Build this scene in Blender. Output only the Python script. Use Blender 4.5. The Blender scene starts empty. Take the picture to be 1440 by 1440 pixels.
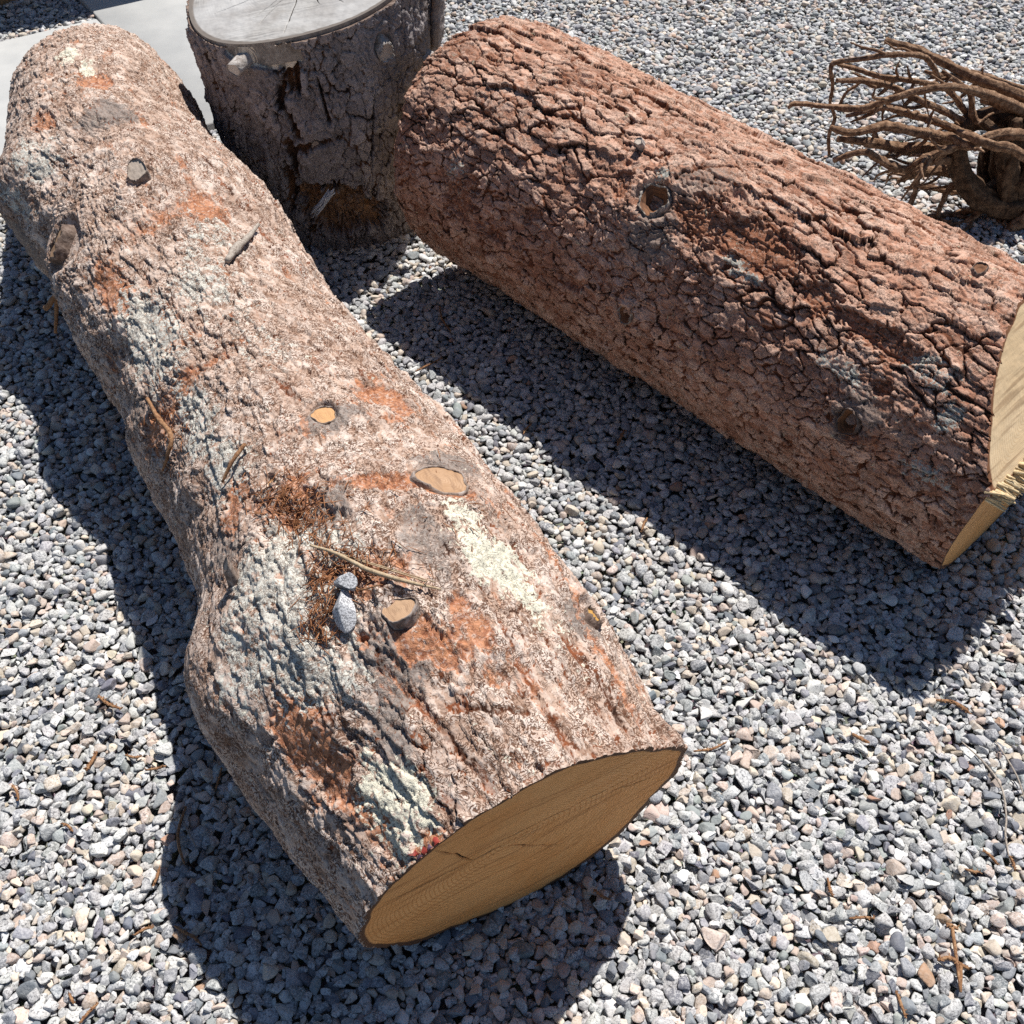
import bpy, math
import numpy as np
from mathutils import Vector

# ------------------------------------------------------------------ camera, sky, sun
SC = bpy.context.scene
COL = SC.collection
CAM_H, PITCH, FOV = 1.5, 48.0, 53.0
cd = bpy.data.cameras.new('camera')
cam = bpy.data.objects.new('camera', cd)
COL.objects.link(cam)
cam.location = (0, 0, CAM_H)
cam.rotation_euler = (math.radians(90 - PITCH), 0, 0)
cd.sensor_fit = 'HORIZONTAL'
cd.angle = math.radians(FOV)
cd.clip_start, cd.clip_end = 0.02, 2000
SC.camera = cam

SUN_EL, SUN_AZ = 62.0, 62.0          # azimuth counted from +X towards +Y
SUN_STRENGTH, SKY_STRENGTH, EXPOSURE = 5.0, 0.058, 0.36
world = bpy.data.worlds.new('World')
SC.world = world
world.use_nodes = True
wn = world.node_tree
sky = wn.nodes.new('ShaderNodeTexSky')
sky.sky_type = 'NISHITA'
sky.sun_disc = False
sky.ozone_density = 4.0
sky.dust_density = 0.2
sky.sun_elevation = math.radians(SUN_EL)
sky.sun_rotation = math.radians(90 - SUN_AZ)
bg = wn.nodes['Background']
bg.inputs['Strength'].default_value = SKY_STRENGTH
wn.links.new(sky.outputs[0], bg.inputs['Color'])
sl = bpy.data.lights.new('sun', 'SUN')
sl.energy = SUN_STRENGTH
sl.angle = math.radians(0.53)
sl.color = (1.0, 0.96, 0.905)
sun = bpy.data.objects.new('sun', sl)
COL.objects.link(sun)
_e, _a = math.radians(SUN_EL), math.radians(SUN_AZ)
SUNV = Vector((math.cos(_e) * math.cos(_a), math.cos(_e) * math.sin(_a), math.sin(_e)))
sun.rotation_euler = SUNV.to_track_quat('Z', 'Y').to_euler()
sun.location = SUNV * 20
SC.view_settings.view_transform = 'Standard'
SC.view_settings.look = 'None'
SC.view_settings.gamma = 1.0
SC.view_settings.exposure = EXPOSURE
SC.render.engine = 'CYCLES'
SC.cycles.use_denoising = False
SC.cycles.max_bounces = 6

F32 = np.float32
rng = np.random.default_rng(11)
CAMP = np.array([0, 0, CAM_H])
_p = math.radians(PITCH)
_fw = np.array([0, math.cos(_p), -math.sin(_p)])
_up = np.array([0, math.sin(_p), math.cos(_p)])
_f = 720 / math.tan(math.radians(FOV / 2))


def ground_at(x, y, z=0.0):
    """the point at height z that the photograph shows at pixel x, y (used only to measure the place)"""
    d = _fw + np.array([1.0, 0, 0]) * (x - 720) / _f - _up * (y - 720) / _f
    return CAMP + d * (z - CAM_H) / d[2]


def depth_at(x, y, Y):
    d = _fw + np.array([1.0, 0, 0]) * (x - 720) / _f - _up * (y - 720) / _f
    return CAMP + d * Y / d[1]


# ------------------------------------------------------------------ noise in numpy
def _hash(ix, iy, iz, seed):
    h = (ix.astype(np.uint32) * np.uint32(374761393) + iy.astype(np.uint32) * np.uint32(668265263)
         + iz.astype(np.uint32) * np.uint32(2246822519) + np.uint32((seed * 3266489917) & 0xffffffff))
    h = (h ^ (h >> np.uint32(13))) * np.uint32(1274126177)
    h = (h ^ (h >> np.uint32(16))) * np.uint32(2654435761)
    return h ^ (h >> np.uint32(15))


def _h01(h):
    return (h & np.uint32(0xffffff)).astype(F32) / F32(16777216)


def noise3(P, freq, seed=0):
    """gradient noise, about -1..1"""
    q = (P * freq).astype(F32)
    i = np.floor(q).astype(np.int32)
    f = q - i
    w = f * f * f * (f * (f * 6 - 15) + 10)
    out = 0
    for dx in (0, 1):
        for dy in (0, 1):
            for dz in (0, 1):
                h = _hash(i[:, 0] + dx, i[:, 1] + dy, i[:, 2] + dz, seed)
                gx = (h & np.uint32(255)).astype(F32) / 127.5 - 1
                gy = ((h >> np.uint32(8)) & np.uint32(255)).astype(F32) / 127.5 - 1
                gz = ((h >> np.uint32(16)) & np.uint32(255)).astype(F32) / 127.5 - 1
                g = gx * (f[:, 0] - dx) + gy * (f[:, 1] - dy) + gz * (f[:, 2] - dz)
                ww = (w[:, 0] if dx else 1 - w[:, 0]) * (w[:, 1] if dy else 1 - w[:, 1]) * (w[:, 2] if dz else 1 - w[:, 2])
                out = out + g * ww
    return out * F32(1.5)


def fbm(P, freq, octv=3, seed=0, gain=0.5):
    o, a, s = 0, 1.0, 0
    for k in range(octv):
        o = o + a * noise3(P, freq * 2.03 ** k, seed + 17 * k)
        s += a
        a *= gain
    return o / s


def worley(u, v, pv, seed, jit=0.9):
    """cells of size 1; v wraps every pv cells. F1, F2, cell id hash 0..1, vector to the cell's point"""
    iu, iv = np.floor(u).astype(np.int32), np.floor(v).astype(np.int32)
    F1 = np.full(u.shape, 9, F32); F2 = F1.copy()
    idh = np.zeros(u.shape, F32); du = np.zeros(u.shape, F32); dv = du.copy()
    for a in (-1, 0, 1):
        for b in (-1, 0, 1):
            cu, cv = iu + a, iv + b
            cw = np.mod(cv, pv)
            h = _hash(cu, cw, cu * 0 + 7, seed)
            h2 = _hash(cu, cw, cu * 0 + 19, seed + 5)
            x = cu + 0.5 + jit * (_h01(h) - 0.5) - u
            y = cv + 0.5 + jit * (_h01(h2) - 0.5) - v
            d = np.sqrt(x * x + y * y)
            near = d < F1
            F2 = np.where(near, F1, np.minimum(F2, d))
            F1 = np.where(near, d, F1)
            idh = np.where(near, _h01(h * np.uint32(31) + h2), idh)
            du = np.where(near, x, du); dv = np.where(near, y, dv)
    return F1, F2, idh, du, dv


def sstep(x, a, b):
    t = np.clip((x - a) / (b - a), 0, 1)
    return t * t * (3 - 2 * t)


# ------------------------------------------------------------------ object helpers
def mesh_obj(name, V, Fc, mat, parent=None, attrs=None, smooth=True, cols=None, origin=None):
    """V in world metres; Fc (n,3) or (n,4) array, or a list of such arrays"""
    V = np.asarray(V, F32)
    off = np.array(origin if origin is not None else (parent_loc(parent) if parent else (0, 0, 0)), F32)
    me = bpy.data.meshes.new(name)
    Fl = Fc if isinstance(Fc, list) else [Fc]
    Fl = [np.asarray(a, np.int32) for a in Fl if len(a)]
    nl = sum(a.size for a in Fl)
    nf = sum(len(a) for a in Fl)
    me.vertices.add(len(V)); me.loops.add(nl); me.polygons.add(nf)
    me.vertices.foreach_set('co', (V - off).ravel())
    me.loops.foreach_set('vertex_index', np.concatenate([a.ravel() for a in Fl]))
    tot = np.concatenate([np.full(len(a), a.shape[1], np.int32) for a in Fl])
    st = np.concatenate([[0], np.cumsum(tot)[:-1]]).astype(np.int32)
    me.polygons.foreach_set('loop_start', st)
    if smooth:
        me.polygons.foreach_set('use_smooth', np.ones(nf, bool))
    me.update(calc_edges=True)
    for k, a in (attrs or {}).items():
        at = me.attributes.new(k, 'FLOAT_COLOR', 'POINT')
        b = np.ones((len(V), 4), F32)
        a = np.asarray(a, F32)
        b[:, :a.shape[1]] = a
        at.data.foreach_set('color', b.ravel())
    me.materials.append(mat)
    o = bpy.data.objects.new(name, me)
    COL.objects.link(o)
    if parent is not None:
        o.parent = parent
    elif origin is not None:
        o.location = [float(c) for c in origin]
    return o


def parent_loc(p):
    L = np.zeros(3)
    while p is not None:
        L += np.array(p.location)
        p = p.parent
    return L


def tag(o, label, cat=None, group=None, kind=None):
    o['label'] = label
    if cat: o['category'] = cat
    if group: o['group'] = group
    if kind: o['kind'] = kind
    return o


def empty(name, loc, label, cat, group=None):
    o = bpy.data.objects.new(name, None)
    o.empty_display_size = 0.1
    COL.objects.link(o)
    o.location = [float(c) for c in loc]
    return tag(o, label, cat, group)


def grid_faces(nr, nc, wrap=True, base=0):
    r = np.arange(nr - 1)[:, None]
    c = np.arange(nc if wrap else nc - 1)[None, :]
    c2 = (c + 1) % nc
    a = r * nc + c; b = r * nc + c2; d = (r + 1) * nc + c; e = (r + 1) * nc + c2
    return np.stack([a, d, e, b], -1).reshape(-1, 4) + base


# ------------------------------------------------------------------ material helpers
class NT:
    def __init__(self, name, rough=0.85, spec=0.25):
        self.m = bpy.data.materials.new(name)
        self.m.use_nodes = True
        self.t = self.m.node_tree
        self.b = self.t.nodes['Principled BSDF']
        self.b.inputs['Roughness'].default_value = rough
        self.b.inputs['Specular IOR Level'].default_value = spec
        self.tc = self.t.nodes.new('ShaderNodeTexCoord').outputs['Object']

    def link(self, a, b):
        self.t.links.new(a, b)

    def val(self, s, v):
        if isinstance(v, (int, float)):
            s.default_value = v
        elif isinstance(v, tuple):
            s.default_value = v if len(v) == len(s.default_value) else tuple(v) + (1,)
        else:
            self.link(v, s)

    def noise(self, scale, detail=3, rough=0.55, dist=0.0, vec=None, out=0):
        n = self.t.nodes.new('ShaderNodeTexNoise')
        n.inputs['Scale'].default_value = scale
        n.inputs['Detail'].default_value = detail
        n.inputs['Roughness'].default_value = rough
        n.inputs['Distortion'].default_value = dist
        self.link(vec if vec is not None else self.tc, n.inputs['Vector'])
        return n.outputs[out]

    def voro(self, scale, feature='F1', vec=None, out=0):
        n = self.t.nodes.new('ShaderNodeTexVoronoi')
        n.feature = feature
        n.inputs['Scale'].default_value = scale
        self.link(vec if vec is not None else self.tc, n.inputs['Vector'])
        return n.outputs[out]

    def math(self, op, a, b=0.0, c=None, clamp=False):
        n = self.t.nodes.new('ShaderNodeMath')
        n.operation = op
        n.use_clamp = clamp
        self.val(n.inputs[0], a); self.val(n.inputs[1], b)
        if c is not None: self.val(n.inputs[2], c)
        return n.outputs[0]

    def maprange(self, x, a, b, c=0.0, d=1.0):
        n = self.t.nodes.new('ShaderNodeMapRange')
        n.interpolation_type = 'SMOOTHSTEP'
        self.val(n.inputs[0], x)
        for k, v in zip((1, 2, 3, 4), (a, b, c, d)): n.inputs[k].default_value = v
        return n.outputs[0]

    def ramp(self, x, stops, interp='LINEAR'):
        n = self.t.nodes.new('ShaderNodeValToRGB')
        cr = n.color_ramp
        cr.interpolation = interp
        while len(cr.elements) < len(stops): cr.elements.new(0.5)
        for e, (p, c) in zip(cr.elements, stops):
            e.position = p; e.color = tuple(c) + (1,)
        self.val(n.inputs[0], x)
        return n.outputs[0]

    def mix(self, f, a, b, mode='MIX'):
        n = self.t.nodes.new('ShaderNodeMix')
        n.data_type = 'RGBA'
        n.blend_type = mode
        self.val(n.inputs[0], f); self.val(n.inputs[6], a); self.val(n.inputs[7], b)
        return n.outputs[2]

    def attr(self, name):
        n = self.t.nodes.new('ShaderNodeAttribute')
        n.attribute_name = name
        s = self.t.nodes.new('ShaderNodeSeparateColor')
        self.link(n.outputs['Color'], s.inputs[0])
        return n.outputs['Color'], s.outputs[0], s.outputs[1], s.outputs[2], n.outputs['Alpha'], n.outputs['Vector']

    def bump(self, h, dist=0.002, strength=1.0, prev=None):
        n = self.t.nodes.new('ShaderNodeBump')
        n.inputs['Distance'].default_value = dist
        n.inputs['Strength'].default_value = strength
        self.link(h, n.inputs['Height'])
        if prev is not None: self.link(prev, n.inputs['Normal'])
        return n.outputs[0]

    def mapping(self, scale):
        n = self.t.nodes.new('ShaderNodeMapping')
        n.inputs['Scale'].default_value = scale
        self.link(self.tc, n.inputs['Vector'])
        return n.outputs[0]

    def out(self, col, normal=None, rough=None):
        self.val(self.b.inputs['Base Color'], col)
        if normal is not None: self.link(normal, self.b.inputs['Normal'])
        if rough is not None: self.val(self.b.inputs['Roughness'], rough)
        return self.m


def bark_material(name, plate, pale, fleck, crevice, red, red2, lich, yellow, bare, grey,
                  squig=0.75, fine=150, palef=0.6, bump=0.0022):
    """attributes: mk = lichen, red, cavity, grey ; mk2 = plate random, bare wood, yellow lichen, flake random"""
    t = NT(name, 0.9, 0.15)
    _, lic, rd, cav, gr, _v = t.attr('mk')
    _, pr, br, yl, fl, _v = t.attr('mk2')
    n1 = t.noise(18, 4, 0.6)
    n2 = t.noise(fine, 2.5, 0.55, 1.4)
    n3 = t.noise(fine * 2.3, 2.5, 0.55, 0.8)
    x = t.math('ADD', t.math('MULTIPLY', pr, 0.55), t.math('MULTIPLY', n1, 0.5))
    col = t.ramp(x, plate)
    # weathered pale scales and dark flecks between them
    pf = t.math('MULTIPLY', t.maprange(t.math('ADD', t.math('MULTIPLY', n2, 0.7), t.math('MULTIPLY', fl, 0.42)), 0.46, 0.64), palef)
    pvar = t.maprange(t.noise(6.5, 4, 0.6, 0.5), 0.36, 0.60, 0.35, 1.0)
    pf = t.math('MULTIPLY', pf, pvar)
    col = t.mix(pf, col, pale)
    col = t.mix(t.maprange(t.noise(11, 3, 0.6, 0.4), 0.54, 0.70, 0, 0.5), col, t.mix(0.55, fleck, plate[1][1]))
    sq = t.math('ABSOLUTE', t.math('SUBTRACT', t.noise(fine * 0.75, 2.0, 0.5, 2.2), 0.5))
    sqg = t.maprange(t.noise(fine * 0.3, 2, 0.5), 0.34, 0.52)
    sqf = t.math('MULTIPLY', t.math('MULTIPLY', t.maprange(sq, 0.07, 0.02), squig), sqg)
    col = t.mix(sqf, col, fleck)
    df = t.maprange(n3, 0.41, 0.33, 0.0, 0.75)
    col = t.mix(df, col, fleck)
    # grey weathering
    col = t.mix(t.math('MULTIPLY', t.maprange(t.math('ADD', gr, t.math('MULTIPLY', t.math('SUBTRACT', n2, 0.5), 0.9)), 0.3, 0.7), 0.85), col,
                t.mix(t.maprange(n3, 0.35, 0.62), t.mix(0.5, grey, fleck), grey))
    # exposed inner bark in cracks and torn places
    rcol = t.mix(t.maprange(t.noise(60, 4, 0.65, 1.6), 0.36, 0.6), red, red2)
    rcol = t.mix(t.math('MULTIPLY', t.maprange(n2, 0.52, 0.66), 0.4), rcol, pale)
    rcol = t.mix(t.maprange(n3, 0.42, 0.3, 0, 0.6), rcol, crevice)
    cf = t.maprange(t.math('ADD', cav, t.math('MULTIPLY', t.math('SUBTRACT', n2, 0.5), 0.5)), 0.25, 0.75)
    col = t.mix(cf, col, t.mix(t.maprange(n1, 0.4, 0.6), crevice, red))
    rgr = t.math('ADD', t.math('MULTIPLY', t.math('SUBTRACT', n2, 0.5), 1.3), t.math('MULTIPLY', t.math('SUBTRACT', t.noise(fine * 0.28, 3, 0.6, 1.0), 0.5), 1.4))
    rf = t.maprange(t.math('ADD', rd, rgr), 0.36, 0.72, 0, 0.9)
    col = t.mix(rf, col, rcol)
    # crusty lichen, broken up by its own grain
    grain = t.math('ADD', t.math('MULTIPLY', t.math('SUBTRACT', n2, 0.5), 2.0), t.math('MULTIPLY', t.math('SUBTRACT', t.noise(fine * 0.3, 3, 0.6, 0.8), 0.5), 1.3))
    lf = t.maprange(t.math('ADD', lic, grain), 0.40, 0.68, 0, 0.95)
    lcol = t.mix(t.maprange(n3, 0.36, 0.5), t.mix(0.5, lich, fleck), lich)
    lcol = t.mix(sqf, lcol, t.mix(0.4, fleck, lich))
    col = t.mix(lf, col, lcol)
    yf = t.maprange(t.math('ADD', yl, grain), 0.42, 0.66)
    col = t.mix(yf, col, t.mix(t.maprange(n3, 0.34, 0.48), t.mix(0.5, yellow, crevice), yellow))
    # peeled wood
    st = t.noise(60, 3, 0.6, 0.4, vec=t.mapping((1, 1, 0.12)))
    col = t.mix(t.maprange(br, 0.4, 0.6), col, t.mix(t.maprange(st, 0.35, 0.5), t.mix(0.6, bare, fleck), bare))
    hgt = t.math('ADD', t.math('MULTIPLY', n2, 0.6), t.math('MULTIPLY', n3, 0.4))
    hgt = t.math('ADD', hgt, t.math('MULTIPLY', sqf, -0.35))
    nb = t.bump(hgt, bump, 0.9)
    return t.out(col, nb)


def wood_end_material(name, base, ring, dark, stain, rim, ring_n=34, streak=0.5, grey_amt=0.0, grey=(0.5, 0.5, 0.5)):
    """attribute fc = position in the cut plane (x, y from the pith, in metres) and fraction of the rim radius"""
    t = NT(name, 0.75, 0.2)
    _, X, Y, R, A, vec = t.attr('fc')
    rr = t.math('ADD', t.math('MULTIPLY', R, float(ring_n)), t.math('MULTIPLY', t.noise(5, 3, 0.5), 2.2))
    w = t.math('SINE', t.math('MULTIPLY', rr, 6.283))
    rf = t.maprange(w, 0.35, 1.0)
    n1 = t.noise(5, 5, 0.65, 0.8)
    col = t.mix(t.maprange(n1, 0.38, 0.62), base, stain)
    col = t.mix(t.math('MULTIPLY', rf, 0.7), col, ring)
    # saw marks: fine parallel lines
    mp = t.t.nodes.new('ShaderNodeMapping')
    mp.inputs['Rotation'].default_value = (0, 0, math.radians(28))
    mp.inputs['Scale'].default_value = (6, 120, 1)
    t.link(vec, mp.inputs['Vector'])
    sn = t.noise(1.0, 1.2, 0.5, 0.2, vec=mp.outputs[0])
    col = t.mix(t.maprange(sn, 0.52, 0.7, 0, streak), col, dark)
    fn = t.noise(420, 3, 0.6)
    col = t.mix(t.maprange(fn, 0.42, 0.3, 0, 0.3), col, dark)
    if grey_amt:
        col = t.mix(t.math('MULTIPLY', t.maprange(t.noise(5, 4, 0.6), 0.3, 0.62), grey_amt), col, grey)
    # attribute alpha carries checks and cracks
    col = t.mix(t.maprange(A, 0.5, 0.15), col, (0.02, 0.013, 0.008))
    col = t.mix(t.maprange(R, 0.955, 0.972), col, rim)
    hgt = t.math('ADD', t.math('MULTIPLY', sn, 0.6), t.math('MULTIPLY', fn, 0.25))
    hgt = t.math('ADD', hgt, t.math('MULTIPLY', A, 0.4))
    return t.out(col, t.bump(hgt, 0.0012, 0.6))


# ------------------------------------------------------------------ the setting: soil sheet, gravel, paving
GND_Z = -0.045
t = NT('gravel_soil', 0.95, 0.1)
vc = t.voro(38, out=1)
col = t.ramp(t.noise(30, 3), [(0.3, (0.10, 0.10, 0.10)), (0.7, (0.30, 0.29, 0.28))])
col = t.mix(0.35, col, vc, 'MULTIPLY')
m_soil = t.out(col, t.bump(t.voro(38), 0.02, 1.0))
S = 400.0
xs = np.array([-S, -60, -12, -4, -2.4, 0, 2.4, 4, 12, 60, S])
GX, GY = np.meshgrid(xs, xs + 2.0, indexing='ij')
V = np.column_stack([GX.ravel(), GY.ravel(), np.full(GX.size, GND_Z)])
n = len(xs)
ground = mesh_obj('ground', V, grid_faces(n, n, wrap=False)[:, ::-1], m_soil)
tag(ground, 'dusty grey grit under the loose gravel', kind='structure')

# paving slabs at the far left
t = NT('concrete_paving', 0.8, 0.25)
n1 = t.noise(6, 4, 0.6); n2 = t.noise(300, 3, 0.6)
col = t.ramp(n1, [(0.3, (0.37, 0.375, 0.37)), (0.7, (0.47, 0.47, 0.455))])
col = t.mix(t.maprange(n2, 0.38, 0.28, 0, 0.5), col, (0.22, 0.20, 0.18))
m_conc = t.out(col, t.bump(n2, 0.001, 0.5))
pe = np.array([math.cos(math.radians(33.8)), math.sin(math.radians(33.8))])
pf = np.array([pe[1], -pe[0]])
SLABS = []


def slab(o2, a, b, z, label):
    """o2 corner, a metres along pe, b metres along pf"""
    c = np.array([o2, o2 + pe * a, o2 + pe * a + pf * b, o2 + pf * b])
    SLABS.append(c)
    bev = 0.005
    cen = c.mean(0)
    ins = c + (cen - c) / np.linalg.norm(cen - c, axis=1)[:, None] * bev * 1.4
    V = np.vstack([np.column_stack([ins, np.full(4, z)]), np.column_stack([c, np.full(4, z - bev)]), np.column_stack([c, np.full(4, z - 0.06)])])
    Fc = [[0, 3, 2, 1]]
    for k in range(4):
        j = (k + 1) % 4
        Fc += [[k, j, 4 + j, 4 + k], [4 + k, 4 + j, 8 + j, 8 + k]]
    Fc.append([8, 9, 10, 11])
    o = mesh_obj('path', V, np.array(Fc), m_conc, smooth=False)
    bpy_fix_normals(o)
    tag(o, label, kind='structure')


def bpy_fix_normals(o):
    import bmesh
    bm = bmesh.new()
    bm.from_mesh(o.data)
    bmesh.ops.recalc_face_normals(bm, faces=bm.faces)
    bm.to_mesh(o.data)
    bm.free()


J0 = np.array([-1.47, 3.70])
slab(J0 - pe * 1.0 + pf * 0.08 - pe * 0.006, 1.0, 1.02, 0.010, 'pale concrete paving slab under the far end of the long log')
slab(J0 - pf * 0.25, 0.62, 1.25, 0.013, 'pale concrete paving slab between the long log and the stump')


def in_slabs(x, y, m):
    r = np.zeros(x.shape, bool)
    for c in SLABS:
        qx = (x - c[0, 0]) * pe[0] + (y - c[0, 1]) * pe[1]
        qy = (x - c[0, 0]) * pf[0] + (y - c[0, 1]) * pf[1]
        a = np.dot(c[1] - c[0], pe); b = np.dot(c[3] - c[0], pf)
        r |= (qx > -m) & (qx < a + m) & (qy > -m) & (qy < b + m)
    return r


def icosphere(sub):
    p = (1 + 5 ** 0.5) / 2
    V = [(-1, p, 0), (1, p, 0), (-1, -p, 0), (1, -p, 0), (0, -1, p), (0, 1, p), (0, -1, -p), (0, 1, -p), (p, 0, -1), (p, 0, 1), (-p, 0, -1), (-p, 0, 1)]
    V = [np.array(v) / np.linalg.norm(v) for v in V]
    Fc = [(0, 11, 5), (0, 5, 1), (0, 1, 7), (0, 7, 10), (0, 10, 11), (1, 5, 9), (5, 11, 4), (11, 10, 2), (10, 7, 6), (7, 1, 8),
          (3, 9, 4), (3, 4, 2), (3, 2, 6), (3, 6, 8), (3, 8, 9), (4, 9, 5), (2, 4, 11), (6, 2, 10), (8, 6, 7), (9, 8, 1)]
    for _ in range(sub):
        mid = {}; F2 = []

        def md(a, b):
            k = (min(a, b), max(a, b))
            if k not in mid:
                v = V[a] + V[b]; V.append(v / np.linalg.norm(v)); mid[k] = len(V) - 1
            return mid[k]
        for a, b, c in Fc:
            x, y, z = md(a, b), md(b, c), md(c, a)
            F2 += [(a, x, z), (b, y, x), (c, z, y), (x, y, z)]
        Fc = F2
    return np.array(V), np.array(Fc)


ICO = {k: icosphere(k) for k in (1, 2, 3)}


def stone_shape(r, sub, cuts, soft=0.15, lo=0.5, hi=0.8):
    V, Fc = ICO[sub]
    V = V.copy()
    for _ in range(cuts):
        nrm = r.normal(size=3); nrm /= np.linalg.norm(nrm)
        dcut = r.uniform(lo, hi)
        ex = V @ nrm - dcut
        V -= np.where(ex > 0, ex * (1 - soft), 0)[:, None] * nrm
    V += 0.03 * noise3(V.astype(F32) + r.uniform(0, 50), 1.3, 3)[:, None] * V
    V -= (V.max(0) + V.min(0)) / 2
    V /= np.abs(V).max(0)
    return V, Fc


def make_gravel():
    r = np.random.default_rng(5)
    x0, x1, y0, y1, cell = -2.35, 2.35, 0.15, 4.35, 0.003
    nx, ny = int((x1 - x0) / cell), int((y1 - y0) / cell)
    H = np.zeros((nx, ny), F32)
    ID = np.full((nx, ny), -1, np.int32)
    N = 128000
    rec = np.zeros((N, 12))
    # candidate positions inside the ground the picture can show, with a margin
    def cand(k):
        y = y0 + 0.03 + (y1 - y0 - 0.06) * r.random(k)
        hw = np.minimum(0.70 + 0.375 * y, 2.20)
        return hw * (2 * r.random(k) - 1), y
    K = 7
    CX, CY = cand(N * K)
    bad = in_slabs(CX, CY, 0.004)
    CX, CY = CX[~bad], CY[~bad]
    M = len(CX) // K
    N = min(N, M)
    sizes = np.clip(np.exp(r.normal(0, 0.28, N)) * 0.0081, 0.0043, 0.0165)
    ba = r.uniform(0.62, 0.97, N); cb = r.uniform(0.5, 0.8, N); ang = r.uniform(0, math.pi, N)
    for i in range(N):
        xs_, ys_ = CX[i * K:(i + 1) * K], CY[i * K:(i + 1) * K]
        ii = ((xs_ - x0) / cell).astype(int); jj = ((ys_ - y0) / cell).astype(int)
        k = int(np.argmin(H[ii, jj]))
        ci, cj = ii[k], jj[k]
        a = sizes[i]; b = a * ba[i]; c = b * cb[i]
        w = int(a / cell) + 1
        i0, i1, j0, j1 = max(ci - w, 0), min(ci + w + 1, nx), max(cj - w, 0), min(cj + w + 1, ny)
        gx = (np.arange(i0, i1) - ci)[:, None] * cell; gy = (np.arange(j0, j1) - cj)[None, :] * cell
        ca, sa = math.cos(ang[i]), math.sin(ang[i])
        q = ((gx * ca + gy * sa) / a) ** 2 + ((-gx * sa + gy * ca) / b) ** 2
        ins = q < 0.92
        hz = c * np.sqrt(np.maximum(1 - q, 0))
        Hs = H[i0:i1, j0:j1]
        v = (Hs + 0.75 * hz)[ins]
        if len(v) == 0: continue
        v.sort()
        zc = v[int(len(v) * 0.62)] * 1.0
        top = zc + hz
        up = ins & (top > Hs)
        Hs[up] = top[up]
        ID[i0:i1, j0:j1][up] = i
        rec[i, :8] = (x0 + (ci + 0.5) * cell, y0 + (cj + 0.5) * cell, zc, a, b, c, ang[i], 1)
    cnt = np.bincount(ID[ID >= 0], minlength=len(rec))
    lvl = np.median(H[ID >= 0])
    rec[:, 2] -= lvl
    keep = np.where((rec[:, 7] > 0) & (cnt[:len(rec)] > 3))[0]
    print('gravel stones', len(keep), 'level', lvl)
    near = [stone_shape(r, 2, r.integers(5, 9), 0.0, .22, .62) if k % 5 < 3 else stone_shape(r, 2, r.integers(9, 17), r.uniform(0, .1), .45, .8) for k in range(110)]
    far = [stone_shape(r, 1, r.integers(5, 9), 0.0, .3, .7) for _ in range(60)]
    VV, FF, CC = [], [], []
    base = 0
    palette = [((0.34, 0.34, 0.34), 0.29), ((0.43, 0.425, 0.41), 0.22), ((0.22, 0.23, 0.245), 0.15), ((0.46, 0.39, 0.315), 0.14), ((0.44, 0.345, 0.29), 0.09),
               ((0.125, 0.135, 0.155), 0.07), ((0.58, 0.57, 0.55), 0.03), ((0.25, 0.27, 0.265), 0.03), ((0.34, 0.20, 0.13), 0.008)]
    pc = 1.14 * np.array([p[0] for p in palette]); pw = np.array([p[1] for p in palette]); pw /= pw.sum()
    gran = np.array([0.95, 0.9, 0.55, 0.4, 0.4, 0.15, 0.5, 0.25, 0.1])
    for lod, shapes in ((2, near), (1, far)):
        sel = keep[(rec[keep, 1] < 1.15) == (lod == 2)]
        var = r.integers(0, len(shapes), len(sel))
        for vi, (V, Fc) in enumerate(shapes):
            s = sel[var == vi]
            if not len(s): continue
            P = V[None] * rec[s, 3:6][:, None, :]
            # small random tilt, then the heading
            tx, ty = r.normal(0, 0.22, len(s)), r.normal(0, 0.22, len(s))
            cx, sx, cy, sy = np.cos(tx), np.sin(tx), np.cos(ty), np.sin(ty)
            flip = np.where(r.random(len(s)) < 0.5, 1.0, -1.0)
            X, Y, Z = P[..., 0] * flip[:, None], P[..., 1], P[..., 2] * flip[:, None]
            Y, Z = Y * cx[:, None] - Z * sx[:, None], Y * sx[:, None] + Z * cx[:, None]
            X, Z = X * cy[:, None] + Z * sy[:, None], -X * sy[:, None] + Z * cy[:, None]
            ca, sa = np.cos(rec[s, 6])[:, None], np.sin(rec[s, 6])[:, None]
            X, Y = X * ca - Y * sa, X * sa + Y * ca
            W = np.stack([X + rec[s, 0][:, None], Y + rec[s, 1][:, None], Z + rec[s, 2][:, None]], -1)
            VV.append(W.reshape(-1, 3).astype(F32))
            FF.append((Fc[None] + (base + np.arange(len(s)) * len(V))[:, None, None]).reshape(-1, 3))
            base += len(s) * len(V)
            ck = r.choice(len(pc), len(s), p=pw)
            c = np.clip(pc[ck] * np.exp(r.normal(0, 0.15, len(s)))[:, None] + r.normal(0, 0.006, (len(s), 3)), 0.03, 0.8)
            g = np.clip(gran[ck] + r.normal(0, 0.25, len(s)), 0, 1)
            CC.append(np.repeat(np.column_stack([c, g]), len(V), 0))
    t = NT('gravel_stone', 0.8, 0.25)
    colr, _, _, _, g, _ = t.attr('stone')
    n2 = t.noise(300, 3, 0.6, 0.8)
    n3 = t.noise(95, 3, 0.6, 0.6)
    col = t.mix(t.maprange(n3, 0.35, 0.65, 0.0, 0.35), colr, t.mix(0.45, colr, (0.55, 0.53, 0.50)))
    col = t.mix(t.math('MULTIPLY', t.maprange(n2, 0.50, 0.58), t.math('MULTIPLY', g, 0.7)), col, (0.63, 0.625, 0.615))
    col = t.mix(t.math('MULTIPLY', t.maprange(n2, 0.46, 0.36), t.math('MULTIPLY', g, 0.8)), col, (0.09, 0.09, 0.10))
    nb = t.bump(t.math('ADD', n2, n3), 0.0012, 0.7)
    m = t.out(col, nb)
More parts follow.
